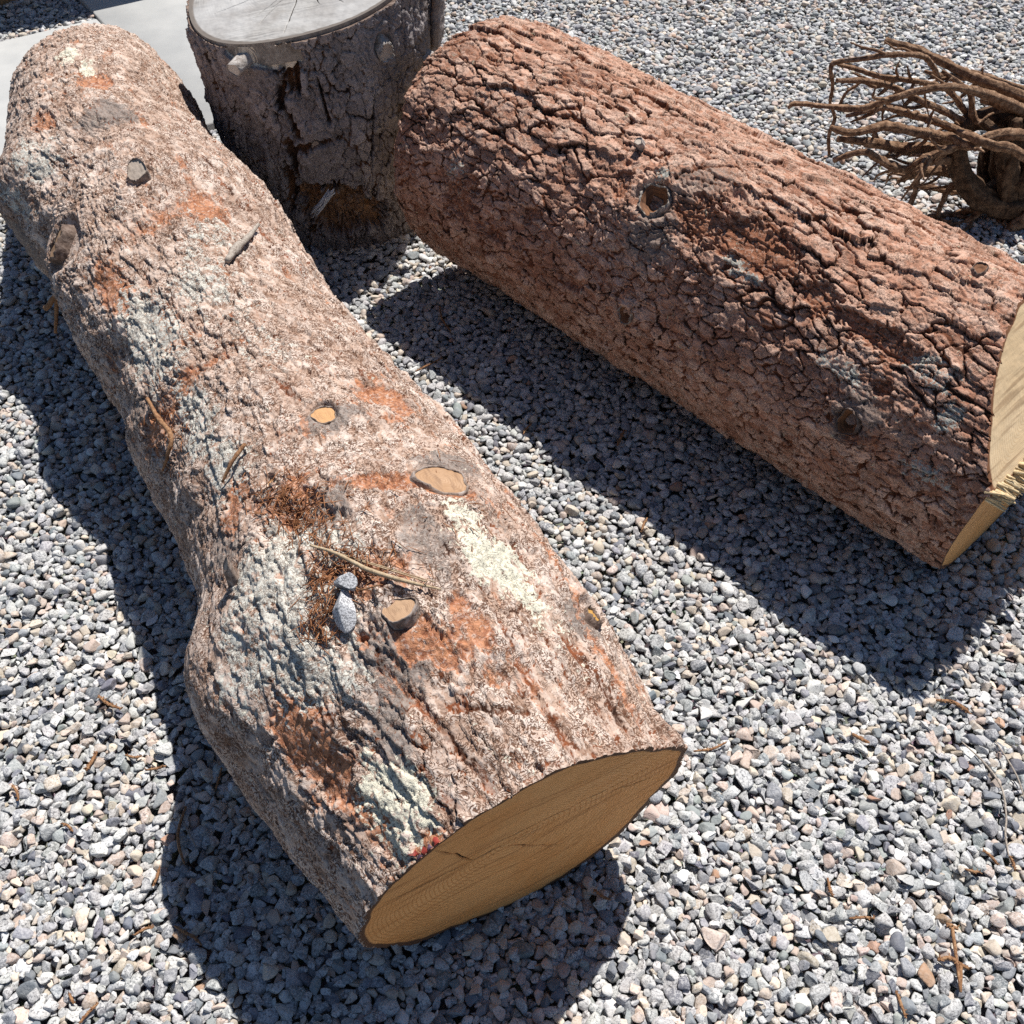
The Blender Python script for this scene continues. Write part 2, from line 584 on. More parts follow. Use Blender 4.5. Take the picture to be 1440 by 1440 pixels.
    o = mesh_obj('gravel', np.vstack(VV), np.vstack(FF), m, attrs={'stone': np.vstack(CC)}, smooth=False)
    tag(o, 'loose grey and beige crushed stone gravel', kind='stuff')
    return H - lvl, (x0, y0, cell)


GH, GP = make_gravel()


def gravel_top(x, y):
    i, j = int((x - GP[0]) / GP[2]), int((y - GP[1]) / GP[2])
    return float(GH[max(i - 3, 0):i + 4, max(j - 3, 0):j + 4].max())


# ------------------------------------------------------------------ logs
def catmull(y, u):
    y = np.asarray(y, float); K = len(y)
    yp = np.concatenate([[2 * y[0] - y[1]], y, [2 * y[-1] - y[-2]]])
    tt = np.clip(u, 0, 1) * (K - 1); i = np.minimum(tt.astype(int), K - 2); w = tt - i
    a, b, c, d = yp[i], yp[i + 1], yp[i + 2], yp[i + 3]
    return .5 * ((2 * b) + (-a + c) * w + (2 * a - 5 * b + 4 * c - d) * w * w + (-a + 3 * b - 3 * c + d) * w ** 3)


class Trunk:
    """a bark surface around an axis: s runs along it, th around it (0 = side, 90 degrees = up for a lying log)"""

    def __init__(self, ns, nt, th_c, dens):
        ph = np.linspace(0, 2 * math.pi, 4000, endpoint=False)
        w = 1 + (dens - 1) * sstep(np.cos(ph - th_c), -0.25, 0.05)
        cw = np.concatenate([[0], np.cumsum(w)]); cw /= cw[-1]
        self.th = np.interp(np.arange(nt) / nt, cw, np.concatenate([ph, [2 * math.pi]]))
        self.t = np.linspace(0, 1, ns)
        self.ns, self.nt = ns, nt
        self.TT, self.TH = np.meshgrid(self.t, self.th, indexing='ij')

    def finish_base(self):
        """needs self.point(S, TH, R) and self.S, self.R0"""
        self.base = self.point(self.S, self.TH, self.R0)
        p0 = self.point(self.S, self.TH, self.R0 + 0.01)
        self.N = (p0 - self.base) / 0.01
        self.flat = self.base.reshape(-1, 3)
        self.nf = self.N.reshape(-1, 3)
        P = self.flat - CAMP
        zc = P @ _fw
        self.px = np.column_stack([720 + _f * P[:, 0] / zc, 720 - _f * (P @ _up) / zc])
        self.vis = (self.nf * -P).sum(1) > 0
        self.mpp = zc / _f

    def find(self, x, y):
        """index of the surface point seen at photo pixel x, y"""
        d = (self.px[:, 0] - x) ** 2 + (self.px[:, 1] - y) ** 2
        return int(np.argmin(np.where(self.vis, d, 1e9)))

    def rel(self, i):
        """distances along and around the surface from point i, metres"""
        s = self.S.ravel()[i]; th = self.TH.ravel()[i]; R = self.R0.ravel()[i]
        dth = np.mod(self.TH.ravel() - th + math.pi, 2 * math.pi) - math.pi
        return (self.S.ravel() - s).astype(F32), (dth * R).astype(F32)

    def patch(self, spots, seed, rag=0.5, scale=28):
        """soft union of ragged patches; spots = (px, py, ra along, rb around, angle, strength)"""
        out = np.zeros(len(self.flat), F32)
        SR = np.column_stack([self.S.ravel() * 14, np.cos(self.TH.ravel()) * 19, np.sin(self.TH.ravel()) * 19]).astype(F32)
        nz = 0.8 * fbm(SR, 1.0, 3, seed + 9) + fbm(self.flat, scale, 4, seed, 0.65) + 0.35 * noise3(self.flat, scale * 5, seed + 2)
        for (x, y, ra, rb, ang, st) in spots:
            a, b = self.rel(self.find(x, y))
            c, s_ = math.cos(math.radians(ang)), math.sin(math.radians(ang))
            q = np.sqrt(((a * c + b * s_) / ra) ** 2 + ((-a * s_ + b * c) / rb) ** 2)
            out = np.maximum(out, st * sstep(q + 1.25 * rag * nz, 1.35, 0.45))
        return out

    def knots(self, ks):
        """bulges and growth wrinkles: (px, py, r, height, wrinkle amp, hollow depth)"""
        h = np.zeros(len(self.flat), F32); g = h.copy(); cut = h.copy()
        wob = fbm(self.flat, 22, 3, 91); wob2 = noise3(self.flat, 60, 93); wob3 = noise3(self.flat, 26, 97)
        for q_, (x, y, r, ht, wr, hol) in enumerate(ks):
            a, b = self.rel(self.find(x, y))
            d = np.sqrt((a * 0.8) ** 2 + b ** 2) * (1 + 0.18 * wob) + 1e-5
            h += ht * np.exp(-(d / (1.9 * r)) ** 2)
            env = np.exp(-(d / (2.6 * r)) ** 2)
            h += 1.0 * wr * np.sin(d / (0.0062 + 0.09 * r) * 6.283 + 9 * wob + 5 * wob2) * np.exp(-(d / (2.0 * r)) ** 2) * sstep(d, r * 0.8, r * 1.3) * sstep(wob3, -0.45, 0.15)
            if hol: h -= hol * sstep(d, r * 1.0, r * 0.5)
            g = np.maximum(g, env)
            cut = np.maximum(cut, sstep(d, r * 0.95, r * 0.7) * (q_ < 7))
        return h, g, cut


def bark_plates(tr, seed, sa, sb, warp, amp, tilt, crack, crackw=0.10, circ=None, shin=0.0, rag=0.16):
    """one layer of bark scales: height, crack mask, cell random"""
    circ = circ or float(np.mean(tr.R0) * 2 * math.pi)
    pv = max(3, int(round(circ / sb)))
    P = tr.flat
    u = tr.S.ravel() / sa + warp * fbm(P, 0.55 / sb, 3, seed + 1)
    v = tr.TH.ravel() / (2 * math.pi) * pv + warp * fbm(P, 0.55 / sb, 3, seed + 2)
    u = u + rag * fbm(P, 2.6 / sb, 2, seed + 3)
    v = v + rag * fbm(P, 2.6 / sb, 2, seed + 4)
    F1, F2, idh, du, dv = worley(u.astype(F32), v.astype(F32), pv, seed)
    e = F2 - F1
    r2 = np.mod(idh * 57.3, 1.0); r3 = np.mod(idh * 131.7, 1.0)
    h = amp * (idh - 0.5) + tilt * (du * (r2 - 0.5) + dv * (r3 - 0.5) * 1.6) + shin * dv
    ck = sstep(e, crackw, 0.0) * sstep(np.mod(idh * 17.7, 1.0), 0.15, 0.5)
    return h - crack * ck, ck, idh


def finish_trunk(tr, h, attrs_mk, attrs_mk2, name, mat, parent):
    V = tr.flat + tr.nf * h[:, None]
    return mesh_obj(name, V, grid_faces(tr.ns, tr.nt)[:, ::-1], mat, parent, attrs={'mk': attrs_mk, 'mk2': attrs_mk2}), V.reshape(tr.ns, tr.nt, 3)


def end_disc(name, rim, pith, axis, mat, parent, rings=26, cracks=(), rough=0.0012, flip=False, seed=1, bow=0.0, rimw=1.0):
    """fills a rim loop (n,3) with a sawn face"""
    nrm = np.asarray(axis, float)
    n = len(rim)
    pith = np.asarray(pith, float)
    fr = np.linspace(0, 1, rings) ** 0.8
    rr = pith + (rim - pith) * rimw
    # inside the rim the loop is smoothed, so that ragged bark cannot fold the face over itself
    q = rr - pith
    w = 10
    pad = np.vstack([q[-w:], q, q[:w]])
    cs = np.cumsum(np.vstack([np.zeros((1, 3)), pad]), 0)
    sm = (cs[2 * w + 1:] - cs[:-2 * w - 1]) / (2 * w + 1)
    bl = sstep(fr, 0.955, 1.0)[:, None, None]
    V = pith + (sm[None] * (1 - bl) + q[None] * bl) * fr[:, None, None]
    ex = np.cross(nrm, [0, 0, 1.0])
    if np.linalg.norm(ex) < 0.3: ex = np.cross(nrm, [0, 1.0, 0])
    ex /= np.linalg.norm(ex); ey = np.cross(ex, nrm)
    Q = (V - pith).reshape(-1, 3)
    fx, fy = Q @ ex, Q @ ey
    frac = np.repeat(fr, n)
    A = np.ones(len(Q))
    lw = noise3(Q.astype(F32) + seed * 3.1, 30, seed) * 0.004
    for (x0, y0, x1, y1, w) in cracks:
        d = np.array([x1 - x0, y1 - y0]); L = np.hypot(*d); d /= L
        tt = (fx - x0) * d[0] + (fy - y0) * d[1]
        dd = np.abs(-(fx - x0) * d[1] + (fy - y0) * d[0] + lw)
        ww = w * np.clip(np.minimum(tt, L - tt) / (0.25 * L), 0, 1)
        A = np.minimum(A, np.where((tt > 0) & (tt < L), sstep(dd, ww * 0.4, ww + 0.0006), 1))
    V = V.reshape(-1, 3) + nrm * (rough * fbm(Q.astype(F32), 40, 3, seed) - 0.003 * (1 - A))[:, None] * (frac < 0.97)[:, None]
    fcs = grid_faces(rings, n)
    if flip: fcs = fcs[:, ::-1]
    return mesh_obj(name, V, fcs, mat, parent, attrs={'fc': np.column_stack([fx, fy, frac, A])})


def frame_from(nrm, hint):
    z = nrm / np.linalg.norm(nrm)
    x = hint - z * (hint @ z); x /= np.linalg.norm(x)
    return x, np.cross(z, x), z


def knot_part(parent, pos, nrm, hint, r, r2, prot, mat_side, mat_cut, lean=(0, 0), face_tilt=(0, 0), sunk=0.012, seg=40, seed=1, hollow=0.0, name='branch_stub', ragged=0.0):
    """a branch stub: bark sleeve with a sawn (or hollow) face as sub-part. r along hint, r2 across"""
    pos = np.asarray(pos, float)
    x, y, z = frame_from(np.asarray(nrm, float), np.asarray(hint, float))
    ph = np.linspace(0, 2 * math.pi, seg, endpoint=False)
    rg = np.random.default_rng(seed)
    wob = 1 + 0.10 * np.sin(2 * ph + rg.uniform(0, 6)) + 0.08 * np.sin(3 * ph + rg.uniform(0, 6)) + 0.05 * np.sin(5 * ph + rg.uniform(0, 6)) + 0.012 * rg.normal(size=seg)
    rows = []
    prof = [(1.28, -sunk), (1.18, -0.002), (1.10, prot * 0.45), (1.06, prot * 0.8), (1.03, prot * 1.0 + 0.001), (0.97, prot + 0.0015), (0.95, prot - 0.001)]
    for k, (f, hh) in enumerate(prof):
        jit = 1 + 0.012 * rg.normal(size=seg)
        cx, cy = np.cos(ph) * r * wob * f * jit, np.sin(ph) * r2 * wob * f * jit
        hz = hh + (face_tilt[0] * cx + face_tilt[1] * cy) * (hh / max(prot, 1e-4) if prot > 0.004 else 0)
        if k >= 3: hz = hz + ragged * rg.normal(size=seg) * (0.2 if k == 6 else 1)
        rows.append(pos + np.outer(cx + lean[0] * hh, x) + np.outer(cy + lean[1] * hh, y) + np.outer(hz, z))
    V = np.array(rows)
    o = mesh_obj(name, V.reshape(-1, 3), grid_faces(len(prof), seg), mat_side, parent)
    rim = V[-1]
    cen = rim.mean(0) - z * hollow
    rings = 9
    fr = np.linspace(1, 0.0, rings)
    D = cen + (rim[None] - rim.mean(0)) * fr[:, None, None] + z * (hollow * np.clip(fr * 1.6 - 0.6, 0, 1) ** 0.6)[:, None, None]
    Q = D - cen
    fx, fy = (Q @ x).ravel(), (Q @ y).ravel()
    D = D.reshape(-1, 3) + z * (0.0012 * fbm((Q.reshape(-1, 3)).astype(F32), 120, 2, seed))[:, None]
    A = np.ones(len(D))
    mesh_obj('cut_face', D, grid_faces(rings, seg), mat_cut, o, attrs={'fc': np.column_stack([fx, fy, np.repeat(fr * 0.94, seg), A])}, origin=parent_loc(parent))
    return o


# materials for the wood
m_bark1 = bark_material('spruce_bark_pale',
                        plate=[(0.20, (0.27, 0.17, 0.12)), (0.48, (0.46, 0.325, 0.25)), (0.76, (0.60, 0.475, 0.395))],
                        pale=(0.71, 0.625, 0.555), fleck=(0.13, 0.064, 0.038), crevice=(0.06, 0.028, 0.018), red=(0.25, 0.085, 0.038), red2=(0.50, 0.225, 0.115),
                        lich=(0.60, 0.585, 0.52), yellow=(0.70, 0.66, 0.53), bare=(0.6, 0.45, 0.28), grey=(0.27, 0.235, 0.21), fine=112, palef=0.54, squig=0.95)
m_bark2 = bark_material('spruce_bark_brown',
                        plate=[(0.22, (0.27, 0.118, 0.072)), (0.5, (0.44, 0.228, 0.15)), (0.78, (0.60, 0.38, 0.28))],
                        pale=(0.64, 0.49, 0.40), fleck=(0.095, 0.058, 0.042), crevice=(0.055, 0.026, 0.017), red=(0.19, 0.07, 0.035), red2=(0.31, 0.13, 0.07),
                        lich=(0.45, 0.45, 0.40), yellow=(0.5, 0.45, 0.3), bare=(0.55, 0.42, 0.28), grey=(0.29, 0.23, 0.195), fine=125, squig=0.55, palef=0.42)
m_bark3 = bark_material('weathered_stump_bark',
                        plate=[(0.25, (0.17, 0.145, 0.14)), (0.5, (0.27, 0.235, 0.23)), (0.75, (0.37, 0.33, 0.325))],
                        pale=(0.36, 0.32, 0.31), fleck=(0.07, 0.055, 0.05), crevice=(0.035, 0.024, 0.02), red=(0.13, 0.065, 0.035), red2=(0.30, 0.15, 0.06),
                        lich=(0.34, 0.34, 0.31), yellow=(0.4, 0.36, 0.25), bare=(0.74, 0.63, 0.49), grey=(0.26, 0.23, 0.225), fine=120, squig=0.5, palef=0.4)
m_end1 = wood_end_material('sawn_wood_amber', (0.88, 0.45, 0.17), (0.60, 0.25, 0.07), (0.38, 0.15, 0.045), (0.80, 0.36, 0.115), (0.13, 0.065, 0.035))
m_end2 = wood_end_material('sawn_wood_tan', (0.78, 0.59, 0.37), (0.60, 0.41, 0.23), (0.32, 0.20, 0.11), (0.70, 0.51, 0.30), (0.22, 0.10, 0.05), streak=0.6)
m_end3 = wood_end_material('weathered_end_grain', (0.37, 0.355, 0.33), (0.20, 0.18, 0.165), (0.085, 0.075, 0.068), (0.18, 0.155, 0.135), (0.17, 0.145, 0.125), ring_n=46, streak=0.55, grey_amt=0.7, grey=(0.50, 0.495, 0.485))
m_knot = wood_end_material('knot_face_tan', (0.47, 0.31, 0.195), (0.33, 0.19, 0.10), (0.18, 0.10, 0.06), (0.38, 0.23, 0.13), (0.15, 0.09, 0.06), ring_n=9, streak=0.5)
m_knot_orange = wood_end_material('knot_face_orange', (0.56, 0.34, 0.175), (0.42, 0.225, 0.10), (0.3, 0.15, 0.07), (0.55, 0.31, 0.14), (0.2, 0.1, 0.06), ring_n=6, streak=0.4)
m_knot_dark = wood_end_material('knot_hollow_brown', (0.16, 0.075, 0.04), (0.10, 0.045, 0.025), (0.05, 0.025, 0.015), (0.22, 0.10, 0.045), (0.12, 0.06, 0.04), ring_n=5, streak=0.5)
m_resin = wood_end_material('knot_resin_amber', (0.46, 0.24, 0.06), (0.32, 0.14, 0.04), (0.2, 0.09, 0.03), (0.55, 0.33, 0.10), (0.2, 0.1, 0.05), ring_n=5, streak=0.4)


def rough_material(name, a, b, c, scale=90, rough=0.85, bump=0.0015):
    t = NT(name, rough, 0.2)
    n1 = t.noise(scale, 4, 0.65, 0.6)
    n2 = t.noise(scale * 4, 3, 0.6)
    col = t.ramp(n1, [(0.32, a), (0.5, b), (0.68, c)])
    col = t.mix(t.maprange(n2, 0.42, 0.3, 0, 0.6), col, tuple(0.35 * k for k in a))
    return t.out(col, t.bump(t.math('ADD', n1, t.math('MULTIPLY', n2, 0.5)), bump, 0.9))


m_sleeve1 = rough_material('knot_bark_pale', (0.12, 0.085, 0.065), (0.26, 0.2, 0.165), (0.42, 0.36, 0.32))
m_sleeve2 = rough_material('knot_bark_brown', (0.08, 0.052, 0.04), (0.17, 0.12, 0.095), (0.30, 0.23, 0.19))
m_rim_pale = rough_material('knot_rim_pale', (0.15, 0.11, 0.09), (0.31, 0.26, 0.22), (0.50, 0.46, 0.41))
m_stub_grey = rough_material('stub_grey', (0.2, 0.17, 0.15), (0.36, 0.32, 0.29), (0.52, 0.49, 0.46), scale=120)
m_twig = rough_material('twig_brown', (0.12, 0.055, 0.03), (0.27, 0.14, 0.07), (0.40, 0.24, 0.13), scale=200, bump=0.001)
m_twig_grey = rough_material('twig_grey', (0.2, 0.16, 0.13), (0.36, 0.31, 0.26), (0.5, 0.44, 0.38), scale=200, bump=0.001)
m_straw = rough_material('straw_tan', (0.28, 0.2, 0.12), (0.44, 0.33, 0.21), (0.55, 0.44, 0.3), scale=160, bump=0.0006)
m_root = rough_material('root_brown', (0.085, 0.045, 0.026), (0.22, 0.125, 0.072), (0.40, 0.26, 0.165), scale=75, bump=0.004)
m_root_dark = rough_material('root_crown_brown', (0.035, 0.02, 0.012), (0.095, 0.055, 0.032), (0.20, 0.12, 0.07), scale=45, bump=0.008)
m_splint = rough_material('fresh_splintered_wood', (0.48, 0.33, 0.17), (0.66, 0.50, 0.29), (0.76, 0.62, 0.40), scale=140, bump=0.001)
m_fray = rough_material('frayed_grey_wood', (0.42, 0.42, 0.43), (0.6, 0.6, 0.61), (0.72, 0.72, 0.73), scale=140, bump=0.001)


# --- log 1: the long pale log in front
def build_long_log():
    A = np.array([-1.135, 2.691]); B = np.array([0.021, 0.561])
    d = (B - A); L = float(np.linalg.norm(d)); d /= L
    nn = np.array([d[1], -d[0]])
    prof = [0.205, 0.236, 0.249, 0.248, 0.241, 0.239, 0.253, 0.273, 0.242]
    offs = [0, 0.021, 0.061, 0.024, 0.026, 0.014, 0.004, 0.022, 0]
    tr = Trunk(1060, 640, math.radians(80), 3.0)
    tilt = 0.12

    def radius(S): return catmull(prof, S / L)

    def point(S, TH, R):
        r0 = radius(S)
        o = catmull(offs, S / L)
        c, s_ = np.cos(TH), np.sin(TH)
        x = A[0] + d[0] * S + nn[0] * (o + R * c)
        y = A[1] + d[1] * S + nn[1] * (o + R * c)
        return np.stack([x, y, r0 - 0.014 + R * s_], -1)
    s1 = L + tilt * prof[-1] * np.sin(tr.th) + 0.004 * np.sin(3 * tr.th + 1)
    s0 = 0.03 + 0.015 * np.sin(2 * tr.th + 0.6)
    tr.S = s0[None] + (s1 - s0)[None] * tr.TT
    tr.point = point
    R = radius(tr.S)
    P0 = point(tr.S, tr.TH, R).reshape(-1, 3)
    R = R + (0.015 * fbm(P0, 4.5, 3, 3) + 0.008 * noise3(P0, 12, 8)).reshape(R.shape) * sstep(tr.TT, 0.0, 0.02)
    R = R - 0.012 * sstep(tr.S, 0.10, 0.02) ** 1.5
    tr.R0 = R
    tr.finish_base()
    loc = np.array([*(A + d * L * 0.5), 0])
    root = empty('spruce_log', loc, 'long pale lichen-spotted log with two grey stones lying on its bark', 'log')
    ks = [(455, 577, 0.024, 0.006, 0.0022, 0), (620, 683, 0.044, 0.022, 0.0035, 0), (563, 862, 0.026, 0.022, 0.004, 0), (195, 252, 0.036, 0.022, 0.004, 0),
          (112, 350, 0.055, 0.04, 0.005, 0), (375, 672, 0.012, 0.006, 0.002, 0), (833, 868, 0.028, 0.014, 0.0035, 0), (655, 875, 0.022, 0.008, 0.004, 0.0),
          (150, 150, 0.04, 0.012, 0.004, 0), (30, 240, 0.05, 0.03, 0.003, 0), (280, 965, 0.055, 0.032, 0.0, 0), (278, 820, 0.04, -0.012, 0.0, 0), (110, 440, 0.045, 0.018, 0.002, 0), (20, 300, 0.05, 0.02, 0, 0), (205, 655, 0.05, 0.012, 0, 0), (330, 305, 0.02, -0.01, 0.002, 0), (240, 610, 0.03, -0.012, 0.003, 0)]
    hk, gk, ck = tr.knots(ks)
    P = tr.flat
    hA, cA, rA = bark_plates(tr, 21, 0.070, 0.036, 0.6, 0.0062, 0.003, 0.0050, 0.065, shin=0.004, rag=0.13)
    hB, cB, rB = bark_plates(tr, 44, 0.034, 0.019, 0.6, 0.0046, 0.0018, 0.0020, 0.085, shin=0.003, rag=0.13)
    hC, cC, rC = bark_plates(tr, 63, 0.0145, 0.0085, 0.6, 0.0021, 0.0014, 0.0008, 0.17)
    platey = np.clip(0.55 + 0.9 * fbm(P, 5, 2, 31) + 0.5 * (tr.TT.ravel() - 0.6), 0.12, 1)
    smoothk = 1 - 0.45 * np.clip(gk, 0, 1)
    red = tr.patch([(545, 555, .075, .05, 0, .95), (565, 680, .12, .02, 55, .9), (600, 900, .075, .035, 40, 1.0), (430, 1045, .075, .055, 10, 1.0), (475, 1110, .06, .02, 20, .8),
                    (130, 112, .07, .05, 0, .9), (285, 285, .06, .05, 0, .85), (215, 455, .10, .03, 0, .85), (155, 405, .09, .04, 0, .8), (320, 705, .07, .03, -30, .8),
                    (215, 610, .05, .06, 0, .75), (400, 700, .07, .06, 0, .7), (600, 1185, .02, .03, 0, .9), (785, 790, .10, .012, 0, .8), (880, 960, .12, .012, 0, .8), (660, 870, .05, .02, 0, .85),
                    (530, 810, .03, .05, 0, .7), (60, 170, .04, .03, 0, .8), (250, 540, .03, .12, 0, .75), (520, 1170, .05, .03, 0, .7), (230, 300, .03, .09, 10, .65)], 71, 0.65)
    SRr = np.column_stack([tr.S.ravel() * 5, np.cos(tr.TH.ravel()) * 5, np.sin(tr.TH.ravel()) * 5]).astype(F32)
    red = np.maximum(red, 0.55 * sstep(fbm(SRr, 1.6, 4, 131, 0.62), 0.10, 0.34))
    lich = tr.patch([(205, 470, .14, .075, 0, .75), (280, 390, .10, .06, 0, .6), (265, 590, .12, .05, 0, .72), (310, 650, .07, .05, 0, .7), (380, 790, .08, .09, 0, .8), (400, 880, .10, .10, 0, .78),
                     (60, 225, .08, .05, 0, .7), (40, 285, .07, .03, 0, .6), (340, 920, .08, .07, 0, .6), (440, 940, .07, .06, 0, .7), (470, 760, .05, .04, 0, .6), (300, 330, .08, .06, 0, .45),
                     (350, 450, .2, .05, 0, .35)], 83, 0.6)
    yel = tr.patch([(655, 745, .05, .03, 0, .75), (690, 780, .06, .035, 20, .85), (730, 815, .04, .03, 0, .7), (555, 1130, .06, .05, 0, .75), (95, 75, .05, .03, 0, .8), (120, 92, .04, .02, 0, .8), (770, 860, .05, .03, 0, .5)], 85, 0.55)
    dark = tr.patch([(540, 925, .06, .05, 0, 1.0), (470, 585, .03, .05, 0, .8), (640, 655, .03, .06, 0, .7), (440, 720, .06, .06, 0, .9), (545, 1030, .05, .03, 0, .9), (270, 150, .12, .03, 0, .35),
                     (150, 165, .05, .07, 0, .7), (690, 720, .12, .03, 0, .3), (205, 545, .03, .1, 0, .6), (310, 760, .05, .05, 0, .6), (600, 760, .06, .04, 0, .65), (30, 330, .2, .06, 0, .8),
                     (820, 880, .03, .03, 0, .8), (350, 1000, .10, .05, 0, .4), (390, 700, .03, .05, 0, 1)], 87, 0.6)
    # scales lie flatter where the bark is torn red
    fl = 1 - 0.85 * np.clip(red * sstep(red, 0.45, 0.8), 0, 1)
    h = hk + (hA * platey + cA * 0) * smoothk * fl + hB * smoothk * fl * 0.9 + hC * (0.6 + 0.4 * smoothk) * (0.35 + 0.65 * fl)
    h += 0.0012 * fbm(P, 170, 2, 5) + 0.0011 * fbm(P, 38, 2, 6) * (1 + 0.8 * lich)
    h += 0.004 * lich * (fbm(P, 75, 3, 12) + 0.2) + 0.005 * yel * (0.4 + fbm(P, 60, 3, 15))
    h -= 0.0055 * sstep(red + 0.5 * fbm(P, 45, 3, 16), 0.4, 0.8)
    h += 0.009 * tr.patch([(400, 800, .13, .12, 0, 1)], 99) * fbm(P, 17, 3, 14)
    h -= 0.016 * tr.patch([(420, 730, .05, .05, 0, 1), (490, 870, .04, .05, 0, .7)], 98)
    # long cracks near the saw cut
    lin = 0.5 * tr.patch([(640, 1050, .16, .006, 8, 1), (720, 900, .20, .005, -6, 1), (850, 960, .13, .006, 4, 1), (470, 1000, .05, .008, 70, 1), (560, 1080, .11, .005, 25, 1), (770, 1000, .10, .005, 14, 1), (610, 1110, .09, .005, -10, 1),
                    (400, 540, .13, .005, 10, 1), (520, 530, .10, .005, -8, 1), (690, 990, .06, .005, 60, 1), (380, 330, .1, .005, 6, 1), (300, 230, .1, .006, 10, 1)], 95, 1.4, 16)
    h -= 0.006 * lin
    h = h * (1 - ck) + ck * (hk - 0.012)
    print('log1 bias', h.mean(), np.percentile(h, 85)); h = h - np.percentile(h, 88)
    wt = sstep(np.minimum(tr.TT, 1 - tr.TT).ravel(), 0, 0.006)
    h = h
    cav = np.clip(cA * platey * smoothk * 0.95 + lin + 0.55 * cB * smoothk + 0.85 * cC * sstep(fbm(P, 30, 2, 18), -0.25, 0.25), 0, 1)
    grey = np.clip(0.8 * dark + 0.25 * np.clip(gk, 0, 1), 0, 1)
    mk = np.column_stack([lich, red, cav, grey]); mk2 = np.column_stack([0.5 + 0.75 * (rA * 0.3 + rB * 0.35 + np.mod(rC * 7.3, 1) * 0.35 - 0.5) * 1.6, np.zeros(len(h)), yel, rC])
    bark, V = finish_trunk(tr, h, mk, mk2, 'bark', m_bark1, root)
    ax = np.array([d[0], d[1], -tilt]); ax /= np.linalg.norm(ax)
    rim = V[-1]
    pith = rim.mean(0) + np.array([*(nn * 0.02), 0.01])
    end_disc('cut_face', rim, pith, ax, m_end1, root, rings=150, seed=4, flip=True, rough=0.0018,
             cracks=[(-0.20, 0.0, 0.06, 0.015, 0.0017), (0.05, 0.0, 0.10, 0.10, 0.0015), (-0.05, -0.02, 0.17, 0.02, 0.0014), (-0.22, -0.06, -0.15, -0.02, 0.0022), (0.0, -0.02, -0.08, -0.13, 0.0016)])
    end_disc('cut_face', V[0], V[0].mean(0), -np.array([d[0], d[1], 0]), m_end2, root, rings=14, seed=6)
    hint = np.array([d[0], d[1], 0])

    def K(x, y, *a, nrm=None, **k):
        i = tr.find(x, y)
        q = np.array(V.reshape(-1, 3)[i]); nr = tr.nf[i] if nrm is None else nrm
        return knot_part(root, q - nr * 0.006, nr, hint, *a, **k)
    K(455, 577, 0.017, 0.020, 0.010, m_sleeve1, m_knot_orange, seed=2)
    K(620, 683, 0.028, 0.036, 0.014, m_sleeve1, m_knot, seed=3)
    K(563, 862, 0.020, 0.019, 0.013, m_sleeve1, m_knot, seed=4, lean=(0.1, 0), face_tilt=(0.25, 0.1))
    K(195, 250, 0.024, 0.017, 0.020, m_sleeve1, m_stubface, seed=5, lean=(0.2, 0.1), face_tilt=(-0.35, 0.3), ragged=0.0015)
    K(108, 352, 0.024, 0.034, 0.022, m_sleeve2, m_knot, seed=6, face_tilt=(0.2, 0.0), ragged=0.002)
    K(375, 672, 0.009, 0.009, 0.006, m_sleeve1, m_knot_orange, seed=7)
    K(835, 866, 0.014, 0.016, 0.012, m_sleeve2, m_resin, seed=8, ragged=0.002)
    K(322, 820, 0.009, 0.010, 0.024, m_sleeve1, m_stubface, seed=9, lean=(-0.3, 0.9), face_tilt=(0.1, 0.3))
    return tr, V, root


m_stubface = wood_end_material('stub_face_grey', (0.50, 0.42, 0.35), (0.36, 0.29, 0.23), (0.17, 0.13, 0.1), (0.40, 0.33, 0.27), (0.2, 0.15, 0.12), ring_n=6, streak=0.5)
LOG1, LOG1V, log1 = build_long_log()


